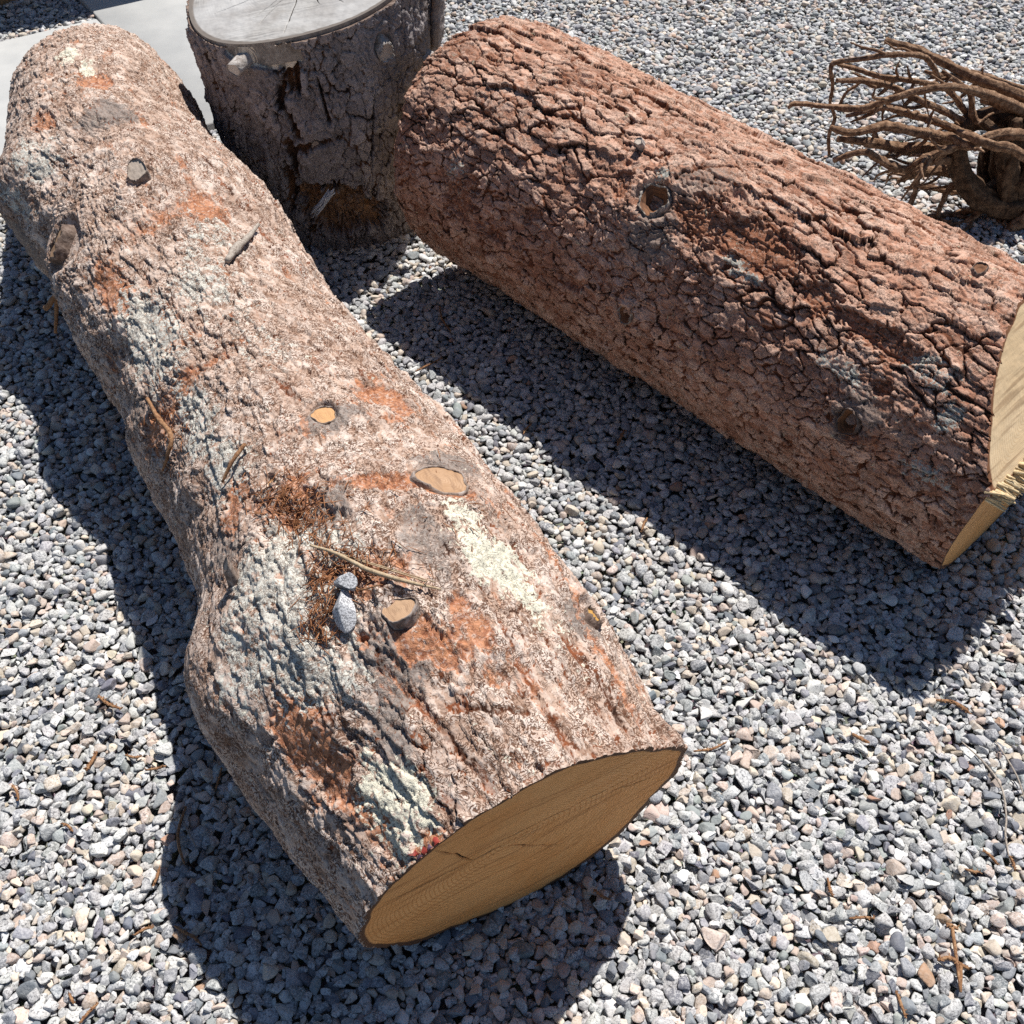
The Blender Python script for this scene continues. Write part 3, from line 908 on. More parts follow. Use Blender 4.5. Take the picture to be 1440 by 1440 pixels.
# --- log 2: the thick brown log at the right, felling notch at its near end
def build_thick_log():
    A = np.array([-.200, 2.450]); B = np.array([1.069, 1.100])
    d = B - A; Lr = float(np.linalg.norm(d)); d /= Lr
    nn = np.array([d[1], -d[0]])
    tr = Trunk(760, 640, math.radians(42), 3.0)

    def point(S, TH, R):
        r0 = 0.290 - 0.032 * S / Lr
        c, s_ = np.cos(TH), np.sin(TH)
        return np.stack([A[0] + d[0] * S + nn[0] * R * c, A[1] + d[1] * S + nn[1] * R * c, r0 - 0.014 + R * s_], -1)
    th = tr.th
    zr = 0.248 + 0.262 * np.sin(th)
    HZ = 0.327
    up = 1.640 - (zr - HZ) * 0.73
    lo = 1.634 + (zr - HZ) * 0.10
    s1 = np.where(zr > HZ, up, lo)
    dth = np.mod(th - math.radians(50) + math.pi, 2 * math.pi) - math.pi
    s0 = 0.155 + np.minimum(np.where(dth > 0, 0.18, 0.06) * (1 - np.cos(dth)), 0.12) + 0.008 * np.sin(3 * th)
    tr.S = s0[None] + (s1 - s0)[None] * tr.TT
    tr.point = point
    R = 0.290 - 0.032 * tr.S / Lr
    R = R - 0.030 * sstep(tr.S, 0.24, 0.15) ** 2
    P0 = point(tr.S, tr.TH, R).reshape(-1, 3)
    R = R + (0.009 * fbm(P0, 4.0, 3, 203) + 0.005 * noise3(P0, 12, 208)).reshape(R.shape)
    tr.R0 = R
    tr.finish_base()
    loc = np.array([*(A + d * 0.97), 0])
    root = empty('spruce_log', loc, 'thick red-brown log with coarse fissured bark and a splintered felling notch at its end', 'log')
    ks = [(922, 285, 0.040, 0.016, 0.004, 0.03), (882, 440, 0.020, 0.012, 0.003, 0.012), (1197, 592, 0.024, 0.016, 0.004, 0.02), (1375, 385, 0.022, 0.008, 0.0045, 0.004),
          (1370, 388, 0.050, 0.006, 0.003, 0), (1038, 278, 0.016, 0.006, 0.003, 0.012), (905, 335, 0.05, 0.012, 0.0035, 0), (1215, 570, 0.04, 0.010, 0.003, 0), (980, 250, 0.05, 0.010, 0.004, 0)]
    hk, gk, ck = tr.knots(ks)
    P = tr.flat
    hA, cA, rA = bark_plates(tr, 221, 0.080, 0.034, 0.62, 0.0085, 0.0055, 0.0095, 0.105, shin=0.004, rag=0.10)
    hB, cB, rB = bark_plates(tr, 244, 0.032, 0.019, 0.6, 0.0046, 0.0040, 0.0042, 0.14, shin=0.002, rag=0.09)
    hC, cC, rC = bark_plates(tr, 263, 0.0145, 0.0085, 0.5, 0.0020, 0.0016, 0.0006, 0.16)
    side = sstep(np.sin(tr.TH.ravel() - math.radians(18)), 0.55, 0.1)     # flank: smaller, rounder scales
    smoothk = 1 - 0.4 * np.clip(gk, 0, 1)
    red = tr.patch([(1055, 345, .13, .05, 0, 1.0), (990, 310, .06, .04, 0, .9), (640, 285, .06, .05, 0, .7), (660, 260, .03, .06, 0, .7), (600, 330, .05, .02, 0, .6), (1230, 470, .12, .03, 0, .8), (1160, 420, .06, .03, 0, .8),
                    (880, 260, .03, .04, 0, .7), (800, 400, .05, .02, 0, .7), (870, 560, .05, .015, 0, .6), (1100, 500, .05, .02, 0, .5), (690, 160, .05, .02, 0, .6), (690, 330, .08, .03, 0, .65), (1240, 545, .02, .015, 0, 1),
                    (640, 60, .1, .05, 0, .5), (570, 240, .05, .04, 0, .55), (740, 300, .05, .03, 0, .6)], 271, 0.6)
    red = np.maximum(red, 0.60 * sstep(fbm(P, 8, 3, 331), 0.28, 0.45))
    lich = tr.patch([(925, 260, .02, .04, 0, .55), (1040, 380, .05, .02, 0, .6), (1310, 520, .05, .03, 0, .6), (1190, 520, .06, .02, 0, .5), (1290, 660, .06, .02, 0, .55), (640, 230, .03, .03, 0, .4), (1330, 590, .02, .03, 0, .6),
                     (1000, 620, .2, .05, 0, .25), (1150, 210, .08, .02, 0, .4)], 283, 0.6)
    dark = np.clip(0.24 * side + tr.patch([(920, 330, .05, .05, 0, .8), (1205, 585, .04, .05, 0, .8), (985, 260, .06, .06, 0, .5), (850, 170, .06, .04, 0, .4), (1120, 210, .05, .03, 0, .5)], 287), 0, 1)
    big = (1 - 0.45 * side)
    deep = sstep(red, 0.45, 0.75)
    h = hk + (hA * big) * smoothk * (1 - 0.5 * deep) + hB * (0.7 + 0.7 * side) * smoothk + hC * 0.8
    h += 0.0010 * fbm(P, 170, 2, 205) + 0.0016 * fbm(P, 34, 2, 206)
    h -= 0.0095 * sstep(deep + 0.4 * fbm(P, 40, 3, 216), 0.2, 0.8)
    # ropy fissures running along the log
    pv = 26
    wv = tr.TH.ravel() / (2 * math.pi) * pv + 0.55 * fbm(P, 7, 3, 291) + 0.9 * tr.S.ravel()
    fis = np.abs(np.mod(wv, 1.0) - 0.5)
    fgate = sstep(fbm(P * np.array([1, 1, 1], F32), 6.5, 2, 293), -0.05, 0.28)
    fcut = sstep(fis, 0.07, 0.015) * fgate * (1 - 0.6 * side) * smoothk
    h -= 0.0045 * fcut
    h += 0.0008 * (np.mod(wv, 1.0) - 0.5) * fgate * (1 - 0.7 * side)
    print('log2 bias', h.mean(), np.percentile(h, 85)); h = h - np.percentile(h, 90)
    wt = sstep(np.minimum(tr.TT, 1 - tr.TT).ravel(), 0, 0.008)
    h = h
    cav = np.clip(1.1 * cA * smoothk + fcut + (0.8 + 0.5 * side) * cB * smoothk + 0.25 * cC, 0, 1.2)  # inner bark in cracks, coloured stronger on the flank in place of relief shading
    grey = np.clip(0.7 * dark + 0.2 * np.clip(gk, 0, 1), 0, 1)
    mk = np.column_stack([lich, red, cav, grey]); mk2 = np.column_stack([0.5 + 1.25 * (rA * 0.35 + rB * 0.45 + rC * 0.2 - 0.5), np.zeros(len(h)), lich * 0, rC])
    V = (tr.flat + tr.nf * h[:, None]).reshape(tr.ns, tr.nt, 3)
    zz = V[-1, :, 2]                       # keep the displaced rim on the two saw planes
    sh = np.where(zr > HZ, 1.640 - (zz - HZ) * 0.73, 1.634 + (zz - HZ) * 0.10) - s1
    V[..., 0] += d[0] * sh * tr.TT ** 40; V[..., 1] += d[1] * sh * tr.TT ** 40
    V = V.reshape(-1, 3)
    mesh_obj('bark', V, grid_faces(tr.ns, tr.nt)[:, ::-1], m_bark2, root, attrs={'mk': mk, 'mk2': mk2})
    V = V.reshape(tr.ns, tr.nt, 3)
    # the two saw cuts of the notch, meeting on the hinge line
    rim = V[-1]
    d3 = np.array([d[0], d[1], 0]); n3 = np.array([nn[0], nn[1], 0])
    isup = zr > HZ
    idx = np.arange(len(th))
    ups, los = idx[isup], idx[~isup]
    # order each run of rim points along th
    br = np.where(np.diff(los) > 1)[0]
    if len(br): los = np.concatenate([los[br[0] + 1:], los[:br[0] + 1]])

    def face(ids, name, mat, slope, seed, cracks, ringc):
        a = rim[ids]
        e0, e1 = a[0], a[-1]
        m = 160
        hinge = e1 + (e0 - e1) * np.linspace(0, 1, m)[1:-1, None]
        loop = np.vstack([a, hinge])
        ax = np.array([d[0], d[1], slope]); ax /= np.linalg.norm(ax)
        return end_disc(name, loop, loop.mean(0) + np.array([0, 0, ringc]), ax, mat, root, rings=120, seed=seed, flip=True, rough=0.0010, cracks=cracks), hinge, ax
    o, hinge, axu = face(ups, 'cut_face', m_end2, 0.73, 31, [], 0.0)
    o, _, axl = face(los, 'cut_face', m_end1b, -0.10, 37, [], 0.0)
    # torn fibres along the hinge
    r = np.random.default_rng(77)
    VV, FF = [], []
    b = 0
    for k in range(420):
        q = hinge[r.integers(0, len(hinge))] + d3 * -0.012 + np.array([0, 0, r.uniform(-0.03, 0.006)])
        ln = r.uniform(0.016, 0.042) * (1.7 if r.random() < 0.12 else 1)
        w = r.uniform(0.0012, 0.0055); hgt = r.uniform(0.0012, 0.004)
        dirv = d3 + n3 * r.normal(0, 0.12) + np.array([0, 0, r.normal(0.10, 0.16)])
        dirv /= np.linalg.norm(dirv)
        sx = np.cross(dirv, [0, 0, 1.0]); sx /= np.linalg.norm(sx); sz = np.cross(sx, dirv)
        e = q + dirv * ln
        tipw = r.uniform(0.1, 0.7)
        VV += [q - sx * w - sz * hgt, q + sx * w - sz * hgt, q + sx * w + sz * hgt, q - sx * w + sz * hgt,
               e - sx * w * tipw, e + sx * w * tipw + dirv * r.uniform(-0.006, 0.004), e + sx * w * tipw + sz * hgt * .6, e - sx * w * tipw + sz * hgt * .6]
        FF += [[b, b + 4, b + 5, b + 1], [b + 1, b + 5, b + 6, b + 2], [b + 2, b + 6, b + 7, b + 3], [b + 3, b + 7, b + 4, b], [b + 4, b + 7, b + 6, b + 5]]
        b += 8
    sp = mesh_obj('splintered_hinge', np.array(VV), np.array(FF)[:, ::-1], m_splint, root, smooth=False)
    end_disc('cut_face', V[0], V[0].mean(0), -d3, m_sleeve_end, root, rings=14, seed=36)

    def K(x, y, *a, **k):
        i = tr.find(x, y)
        q = np.array(V.reshape(-1, 3)[i]) + tr.nf[i] * k.pop('lift', 0.0)
        return knot_part(root, q, tr.nf[i], d3, *a, **k)
    K(922, 285, 0.026, 0.032, 0.006, m_rim_pale, m_knot_dark, seed=12, hollow=0.024, lift=0.013, ragged=0.0045, sunk=0.03)
    K(882, 440, 0.016, 0.020, 0.007, m_rim_pale, m_knot_dark, seed=13, hollow=0.014, lift=0.002, ragged=0.002, sunk=0.02)
    K(1197, 592, 0.019, 0.021, 0.007, m_sleeve2, m_knot_dark, seed=14, hollow=0.022, lift=0.005, ragged=0.002, sunk=0.02)
    K(1375, 385, 0.011, 0.014, 0.002, m_sleeve2, m_knot_dark, seed=15, hollow=0.003, lift=0.004, ragged=0.001)
    K(902, 205, 0.008, 0.008, 0.022, m_stub_grey, m_stubface, seed=16, lean=(0.1, -0.3), lift=-0.004)
    return tr, V, root


m_end1b = wood_end_material('sawn_wood_ochre', (0.80, 0.43, 0.17), (0.6, 0.28, 0.09), (0.36, 0.16, 0.06), (0.72, 0.36, 0.125), (0.12, 0.06, 0.035))
m_sleeve_end = m_end2
LOG2, LOG2V, log2 = build_thick_log()


# --- the upright stump
def build_stump():
    c0 = np.array([-0.455, 2.516]); lean = np.array([-0.017, -0.023])
    tx, ty, Hh = 0.186, 0.099, 0.569
    tr = Trunk(250, 620, math.radians(-80), 3.2)

    def point(S, TH, R):
        k = S / Hh
        return np.stack([c0[0] + lean[0] * k + R * np.cos(TH), c0[1] + lean[1] * k + R * np.sin(TH), S + 0 * TH], -1)
    rt = 0.288
    top = Hh + tx * rt * np.cos(tr.th) + ty * rt * np.sin(tr.th)
    tr.S = -0.03 + (top + 0.03)[None] * tr.TT
    tr.point = point
    k = tr.S / Hh
    R = 0.262 + (rt - 0.262) * k + 0.012 * np.sin(math.pi * np.clip(k, 0, 1))
    P0 = point(tr.S, tr.TH, R).reshape(-1, 3)
    R = R + (0.011 * fbm(P0, 4.2, 3, 403) + 0.004 * noise3(P0, 13, 408)).reshape(R.shape)
    tr.R0 = R
    tr.finish_base()
    root = empty('tree_stump', (c0[0], c0[1], 0), 'upright weathered grey stump section with a sunlit sawn top', 'stump')
    hk, gk, ckk = tr.knots([(340, 85, 0.022, 0.006, 0.002, 0), (538, 62, 0.030, 0.014, 0.0045, 0.02), (592, 78, 0.022, 0.012, 0.003, 0.0), (443, 207, 0.02, 0.006, 0.002, 0)])
    P = tr.flat
    hA, cA, rA = bark_plates(tr, 421, 0.060, 0.034, 0.6, 0.0065, 0.006, 0.006, 0.12)
    hB, cB, rB = bark_plates(tr, 444, 0.028, 0.020, 0.6, 0.0055, 0.0065, 0.0055, 0.18)
    hC, cC, rC = bark_plates(tr, 463, 0.011, 0.009, 0.5, 0.0016, 0.0020, 0.0)
    bare = tr.patch([(375, 82, .028, .085, 0, 1.2), (335, 76, .02, .04, 0, 1.2), (400, 80, .03, .03, 0, 1.2)], 471, 0.3, 14)
    bare = sstep(bare, 0.35, 0.6)
    rot = tr.patch([(480, 300, .07, .12, 0, 1), (430, 275, .03, .04, 0, .9), (530, 300, .05, .04, 0, .8)], 473, 0.6)
    crack = tr.patch([(395, 130, .07, .010, 20, 1), (410, 175, .06, .011, -20, 1), (412, 225, .07, .012, 5, 1), (440, 205, .010, .06, -15, .9), (408, 260, .06, .012, 10, 1), (405, 115, .03, .010, 0, 1), (415, 95, .05, .006, 0, 1),
                      (470, 265, .008, .07, 8, .9), (525, 180, .09, .003, 10, .8), (455, 140, .07, .003, -5, .7)], 475, 0.9, 20)
    sm = (1 - 0.6 * np.clip(gk, 0, 1)) * (1 - bare)
    h = hk + hA * sm + hB * sm + hC * (1 - bare) + 0.003 * fbm(P, 36, 2, 406) * (1 - bare) - 0.014 * bare - 0.030 * crack * (1 - bare)
    h -= 0.035 * sstep(rot, 0.3, 0.7) - 0.010 * rot * fbm(P, 30, 3, 409)
    cav = np.clip(cA * sm * 0.9 + 0.6 * cB * sm + crack, 0, 1) * (1 - bare)
    mk = np.column_stack([0 * h, np.clip(rot * 1.0, 0, 1), cav, np.clip(0.4 * gk + 0.2, 0, 1) * (1 - bare)])
    mk2 = np.column_stack([rA * .5 + rB * .5, bare, 0 * h, rC])
    V = tr.flat + tr.nf * h[:, None]
    V3 = V.reshape(tr.ns, tr.nt, 3)
    mesh_obj('bark', V, grid_faces(tr.ns, tr.nt), m_bark3, root, attrs={'mk': mk, 'mk2': mk2})
    nz = np.array([-tx, -ty, 1.0]); nz /= np.linalg.norm(nz)
    # sawn top: a wood disc sitting just inside the bark
    wood = point(top, tr.th, 0.277 + 0.006 * np.sin(2 * tr.th + 0.5) + 0.004 * np.sin(5 * tr.th))
    wood[:, 2] = Hh + tx * (wood[:, 0] - c0[0] - lean[0]) + ty * (wood[:, 1] - c0[1] - lean[1])
    r = np.random.default_rng(3)
    cr = []
    for k in range(44):
        a = r.uniform(0, 2 * math.pi); q0, q1 = sorted(r.uniform(0.02, 0.27, 2))
        if q1 - q0 < 0.05: continue
        cr.append((q0 * math.cos(a), q0 * math.sin(a), q1 * math.cos(a + r.normal(0, .05)), q1 * math.sin(a + r.normal(0, .05)), r.uniform(0.0004, 0.0016)))
    cen = np.array([c0[0] + lean[0], c0[1] + lean[1], Hh])
    off = nz * 0.004
    end_disc('cut_face', wood + off, cen + off, nz, m_end3, root, rings=130, seed=41, cracks=cr, rough=0.0025)
    skirt = np.vstack([wood + off, wood + off - np.array([0, 0, 0.05])])
    nt = tr.nt
    mesh_obj('wood_edge', skirt, grid_faces(2, nt)[:, ::-1], m_sleeve_wood, root)
    ring = np.vstack([V3[-1], wood - np.array([0, 0, 0.006])])
    mesh_obj('bark_edge', ring, grid_faces(2, nt), m_sleeve2, root)
    hint = np.array([0, 0, 1.0])

    def K(x, y, *a, **k):
        i = tr.find(x, y)
        nr = np.array(tr.nf[i])
        q = V[i] + nr * k.pop('lift', 0.0)
        return knot_part(root, q, nr, hint, *a, **k)
    K(341, 87, 0.015, 0.015, 0.034, m_stub_grey, m_stub_white, seed=21, lean=(-0.1, 0.0), face_tilt=(0.2, 0), lift=-0.006)
    K(538, 64, 0.018, 0.019, 0.024, m_stub_grey, m_stubface, seed=22, lean=(-0.3, 0.2), ragged=0.004)
    K(594, 80, 0.015, 0.015, 0.040, m_stub_grey, m_stubface, seed=23, lean=(-0.2, 0.1), ragged=0.003)
    K(444, 207, 0.009, 0.010, 0.010, m_stub_grey, m_stubface, seed=24)
    # a slab of bark that has sprung away on the right
    na, nb_ = 60, 26
    th = np.radians(np.linspace(-14, 22, nb_)); zz = np.linspace(0.44, 0.70, na)
    TH, ZZ = np.meshgrid(th, zz)
    u = (ZZ - 0.44) / 0.26
    ragged = 0.02 * noise3(np.column_stack([TH.ravel() * 9, 0 * TH.ravel(), 0 * TH.ravel()]), 1.5, 9).reshape(TH.shape)
    ZZ = 0.44 + u * (0.24 + ragged)
    RR = 0.296 + 0.030 * u ** 1.4
    shp = []
    for sgn in (1, -1):
        rr = RR + (0.012 if sgn > 0 else -0.006)
        Q = np.stack([c0[0] + lean[0] + rr * np.cos(TH), c0[1] + lean[1] + rr * np.sin(TH), ZZ], -1).reshape(-1, 3)
        dirn = np.column_stack([np.cos(TH).ravel(), np.sin(TH).ravel(), 0 * TH.ravel()])
        shp.append(Q + dirn * (0.006 * fbm(Q, 38, 3, 55) + 0.006 * fbm(Q, 90, 2, 56))[:, None] * (1 if sgn > 0 else 0.4))
    Vb = np.vstack(shp)
    n1 = na * nb_
    Fo = grid_faces(na, nb_, wrap=False)[:, ::-1]; Fi = grid_faces(na, nb_, wrap=False, base=n1)
    edge = [[i * nb_, (i + 1) * nb_, n1 + (i + 1) * nb_, n1 + i * nb_] for i in range(na - 1)] + [[i * nb_ + nb_ - 1, n1 + i * nb_ + nb_ - 1, n1 + (i + 1) * nb_ + nb_ - 1, (i + 1) * nb_ + nb_ - 1] for i in range(na - 1)]
    edge += [[(na - 1) * nb_ + j, (na - 1) * nb_ + j + 1, n1 + (na - 1) * nb_ + j + 1, n1 + (na - 1) * nb_ + j] for j in range(nb_ - 1)] + [[j, n1 + j, n1 + j + 1, j + 1] for j in range(nb_ - 1)]
    mkb = np.zeros((len(Vb), 4)); mkb[:, 3] = 0.2; mkb[n1:, 1] = 0.5
    mkb2 = np.zeros((len(Vb), 4)); mkb2[:, 0] = rng.random(len(Vb)) * .3 + .3; mkb2[:, 3] = .5
    o = mesh_obj('loose_bark', Vb, [Fo, Fi, np.array(edge)], m_bark3, root, attrs={'mk': mkb, 'mk2': mkb2})
    bpy_fix_normals(o)
    # a tuft of frayed pale fibres at the foot
    i = tr.find(452, 283)
    q0 = V[i] + tr.nf[i] * 0.03
    FR = []
    for k in range(30):
        e = q0 + np.array([0.030, -0.008, 0.028]) * r.uniform(0.6, 1.1) + r.normal(0, 0.004, 3)
        s_ = q0 + np.array([-0.022, -0.018, -0.024]) * r.uniform(0.5, 1.1) + r.normal(0, 0.005, 3)
        FR.append(([s_, (s_ + e) / 2 + r.normal(0, 0.002, 3), e], [0.0006, 0.0022, 0.0016]))
    tubes('splinter', FR, m_fray, root, seg=5, step=4)
    return tr, V3, root


m_sleeve_wood = rough_material('pale_wood_edge', (0.18, 0.15, 0.125), (0.29, 0.25, 0.21), (0.4, 0.36, 0.31), scale=60)
m_stub_white = wood_end_material('stub_face_white', (0.62, 0.58, 0.52), (0.5, 0.46, 0.4), (0.3, 0.26, 0.22), (0.55, 0.5, 0.45), (0.35, 0.3, 0.26), ring_n=5, streak=0.4)


def tube_arrays(pts, rad, seg=8, step=6, nz=0.0, seed=0, ridge=0.0):
    pts = np.asarray(pts, float)
    n = (len(pts) - 1) * step + 1
    u = np.linspace(0, 1, n)
    C = np.column_stack([catmull(pts[:, k], u) for k in range(3)]) if len(pts) > 2 else pts[0] + (pts[-1] - pts[0]) * u[:, None]
    R = np.interp(u, np.linspace(0, 1, len(rad)), rad)
    T = np.gradient(C, axis=0); T /= np.linalg.norm(T, axis=1)[:, None] + 1e-9
    ref = np.array([0.31, 0.17, 0.93])
    X = np.cross(T, ref); X /= np.linalg.norm(X, axis=1)[:, None] + 1e-9
    Y = np.cross(T, X)
    ph = np.linspace(0, 2 * math.pi, seg, endpoint=False)
    D = X[:, None, :] * np.cos(ph)[None, :, None] + Y[:, None, :] * np.sin(ph)[None, :, None]
    rr = R[:, None] * (1 + ridge * np.cos(5 * ph[None] + 7 * u[:, None] + seed) + 0.6 * ridge * np.cos(8 * ph[None] - 5 * u[:, None] + 2 * seed))
    if nz:
        q = (C[:, None, :] + D * R[:, None, None]).reshape(-1, 3)
        f = 0.35 / max(R.mean(), 1e-4)
        rr = rr * (1 + nz * (noise3(q + seed, f, seed) + 0.5 * noise3(q + seed, f * 2.4, seed + 3)).reshape(n, seg))
    V = C[:, None, :] + D * rr[:, :, None]
    V = np.concatenate([V.reshape(-1, 3), C[:1] - T[:1] * R[0] * 0.4, C[-1:] + T[-1:] * R[-1] * 0.4])
    Fq = grid_faces(n, seg)
    k = np.arange(seg); k2 = (k + 1) % seg
    a, b = n * seg, n * seg + 1
    Ft = np.vstack([np.column_stack([k, k2, np.full(seg, a)]), np.column_stack([(n - 1) * seg + k2, (n - 1) * seg + k, np.full(seg, b)])])
    return V, Fq, Ft


def tubes(name, lst, mat, parent=None, seg=8, step=6, nz=0.0, origin=None, seed=0, ridge=0.0):
    VV, FQ, FT = [], [], []
    b = 0
    for k, (p, r_) in enumerate(lst):
        V, q, t_ = tube_arrays(p, r_, seg, step, nz, seed + k, ridge)
        VV.append(V); FQ.append(q + b); FT.append(t_ + b); b += len(V)
    return mesh_obj(name, np.vstack(VV), [np.vstack(FQ), np.vstack(FT)], mat, parent, origin=origin)


STUMP, STUMPV, stump = build_stump()


# ------------------------------------------------------------------ uprooted root ball at the right
def build_roots():
    r = np.random.default_rng(8)
    Yb = 2.42
    root = empty('root_ball', (1.36, 2.45, 0), 'uprooted tangle of bare brown roots on the gravel behind the thick log', 'tree roots')

    def W(x, y, dy=0.0): return depth_at(x, y, Yb + dy)
    # crown: gnarled wood curling round a dark hollow
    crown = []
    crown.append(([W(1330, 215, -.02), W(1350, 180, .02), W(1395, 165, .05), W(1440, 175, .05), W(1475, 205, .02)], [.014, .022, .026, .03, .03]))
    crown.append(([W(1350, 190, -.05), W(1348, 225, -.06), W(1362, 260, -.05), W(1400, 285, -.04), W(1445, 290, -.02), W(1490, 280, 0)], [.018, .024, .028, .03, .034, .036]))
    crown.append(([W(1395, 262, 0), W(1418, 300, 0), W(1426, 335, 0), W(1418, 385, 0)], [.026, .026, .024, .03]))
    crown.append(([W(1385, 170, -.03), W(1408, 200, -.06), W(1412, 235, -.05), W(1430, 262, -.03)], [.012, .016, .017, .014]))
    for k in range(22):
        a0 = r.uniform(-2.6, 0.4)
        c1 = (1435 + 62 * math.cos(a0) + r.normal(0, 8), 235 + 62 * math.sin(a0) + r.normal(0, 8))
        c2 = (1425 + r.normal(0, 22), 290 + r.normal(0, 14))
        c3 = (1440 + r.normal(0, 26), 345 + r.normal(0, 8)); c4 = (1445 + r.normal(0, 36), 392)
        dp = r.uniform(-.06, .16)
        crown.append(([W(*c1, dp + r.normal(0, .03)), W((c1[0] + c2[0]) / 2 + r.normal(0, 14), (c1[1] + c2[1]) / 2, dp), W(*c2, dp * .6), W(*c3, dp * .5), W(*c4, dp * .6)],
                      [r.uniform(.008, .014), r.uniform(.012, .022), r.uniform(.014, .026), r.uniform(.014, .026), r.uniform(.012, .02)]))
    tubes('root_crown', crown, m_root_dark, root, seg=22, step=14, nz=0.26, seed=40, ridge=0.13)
    L = [  # traced main roots: pixels, depth offsets, radii
        ([(1245, 57), (1290, 70), (1335, 92), (1365, 107), (1400, 120), (1450, 140)], (.16, .14, .1, .08, .06, .05), (.012, .015, .018, .018, .02, .022)),
        ([(1320, 110), (1308, 88), (1292, 78), (1250, 77), (1210, 83), (1175, 88), (1168, 98), (1171, 120), (1167, 145)], (.02, .0, -.02, -.02, -.02, -.02, -.02, -.02, -.02), (.011, .010, .010, .010, .009, .009, .008, .007, .006)),
        ([(1450, 160), (1400, 138), (1360, 125), (1330, 122), (1290, 128), (1250, 140), (1210, 152), (1165, 150), (1120, 146), (1108, 152)], (0, -.05, -.08, -.1, -.1, -.1, -.1, -.1, -.1, -.1), (.022, .018, .015, .013, .013, .012, .012, .010, .009, .006)),
        ([(1360, 160), (1330, 125), (1290, 115), (1240, 108), (1200, 96), (1178, 91)], (.05, .04, .03, .02, .02, .02), (.013, .011, .010, .010, .009, .006)),
        ([(1355, 172), (1325, 155), (1290, 140), (1255, 122), (1220, 114), (1176, 113)], (.02, .01, 0, 0, -.02, -.03), (.014, .013, .012, .011, .011, .008)),
        ([(1360, 190), (1320, 172), (1285, 163), (1260, 155), (1240, 152), (1190, 163)], (-.02, -.04, -.05, -.05, -.05, -.05), (.018, .014, .013, .012, .010, .007)),
        ([(1350, 200), (1310, 190), (1270, 182), (1240, 178), (1200, 186), (1168, 180)], (-.05, -.08, -.1, -.1, -.1, -.1), (.024, .020, .018, .017, .014, .012)),
        ([(1340, 215), (1300, 210), (1260, 207), (1225, 200), (1178, 195)], (-.02, -.05, -.05, -.06, -.07), (.030, .026, .022, .017, .012)),
        ([(1345, 225), (1300, 228), (1275, 238), (1250, 232), (1220, 215), (1195, 217), (1172, 226)], (-.05, -.1, -.12, -.14, -.15, -.15, -.15), (.018, .016, .016, .015, .014, .012, .010)),
        ([(1275, 238), (1300, 222), (1330, 212), (1360, 200)], (-.12, -.13, -.12, -.08), (.010, .014, .015, .016)),
        ([(1360, 245), (1320, 240), (1290, 245), (1262, 255)], (.03, .02, .0, -.02), (.03, .022, .016, .008)),
        ([(1370, 265), (1340, 262), (1325, 285), (1318, 305)], (.0, -.02, -.04, -.04), (.02, .014, .011, .008)),
        ([(1300, 235), (1290, 255), (1286, 275), (1280, 290)], (-.03, -.05, -.06, -.06), (.012, .011, .009, .006)),
        ([(1390, 285), (1350, 300), (1310, 308), (1270, 304)], (.0, -.01, -.02, -.03), (.022, .014, .010, .005)),
        ([(1385, 290), (1360, 312), (1330, 318), (1300, 316)], (-.03, -.05, -.06, -.06), (.016, .011, .008, .004)),
        ([(1167, 145), (1174, 165), (1166, 190), (1166, 218)], (-.02, -.03, -.04, -.05), (.006, .007, .007, .006)),
        ([(1180, 150), (1190, 130), (1205, 120), (1215, 108)], (.02, .02, .02, .02), (.006, .006, .006, .004)),
        ([(1395, 178), (1370, 168), (1365, 135), (1350, 118), (1325, 100)], (.0, .02, .03, .04, .05), (.016, .014, .012, .010, .006)),
        ([(1440, 150), (1400, 128), (1370, 112), (1330, 108), (1300, 100)], (.1, .1, .09, .08, .08), (.018, .015, .013, .011, .006)),
        ([(1445, 190), (1400, 190), (1360, 205), (1335, 190)], (-.10, -.12, -.12, -.1), (.02, .02, .018, .012)),
        ([(1445, 225), (1420, 208), (1400, 205), (1370, 195), (1345, 185)], (-.13, -.14, -.14, -.13, -.11), (.016, .018, .018, .016, .010)),
        ([(1480, 140), (1440, 128), (1400, 112), (1365, 100)], (.16, .15, .13, .12), (.02, .017, .013, .008)),
        ([(1500, 230), (1450, 165), (1410, 148), (1380, 140)], (.05, .02, .0, .0), (.03, .024, .02, .012)),
        ([(1415, 300), (1400, 330), (1395, 352), (1385, 375)], (-.03, -.04, -.05, -.05), (.03, .022, .018, .012)),
        ([(1450, 300), (1420, 330), (1410, 365)], (-.06, -.07, -.08), (.03, .025, .02)),
        ([(1380, 290), (1340, 275), (1300, 262), (1270, 270)], (.10, .10, .12, .12), (.02, .014, .01, .006)),
    ]
    for k, (px, dy, rd) in enumerate(L):
        pts = [W(x, y, q) for (x, y), q in zip(px, dy)]
        pts = [p + np.array([0, 0, max(0.004 - p[2], 0)]) for p in pts]
        tubes('root', [(pts, [0.62 * q for q in rd])], m_root, root, seg=18, step=16, nz=0.30, ridge=0.10, seed=100 + 7 * k)
    # thinner side roots
    for k in range(95):
        src = L[r.integers(1, 10 if k % 3 else 20)]
        px, dy = src[0], src[1]
        j = r.integers(0, len(px) - 1); f = r.random()
        x = px[j][0] * (1 - f) + px[j + 1][0] * f; y = px[j][1] * (1 - f) + px[j + 1][1] * f
        a = W(x, y, dy[j])
        if x < 1235: continue
        dirv = np.array([-0.75, r.normal(0, .5), r.normal(-0.15, .4)]); dirv /= np.linalg.norm(dirv)
        ln = r.uniform(0.04, 0.13)
        pts = [a]
        for q in range(3):
            dirv = dirv + r.normal(0, .35, 3); dirv /= np.linalg.norm(dirv)
            pts.append(pts[-1] + dirv * ln / 3)
        pts = [p + np.array([0, 0, max(0.006 - p[2], 0)]) for p in pts]
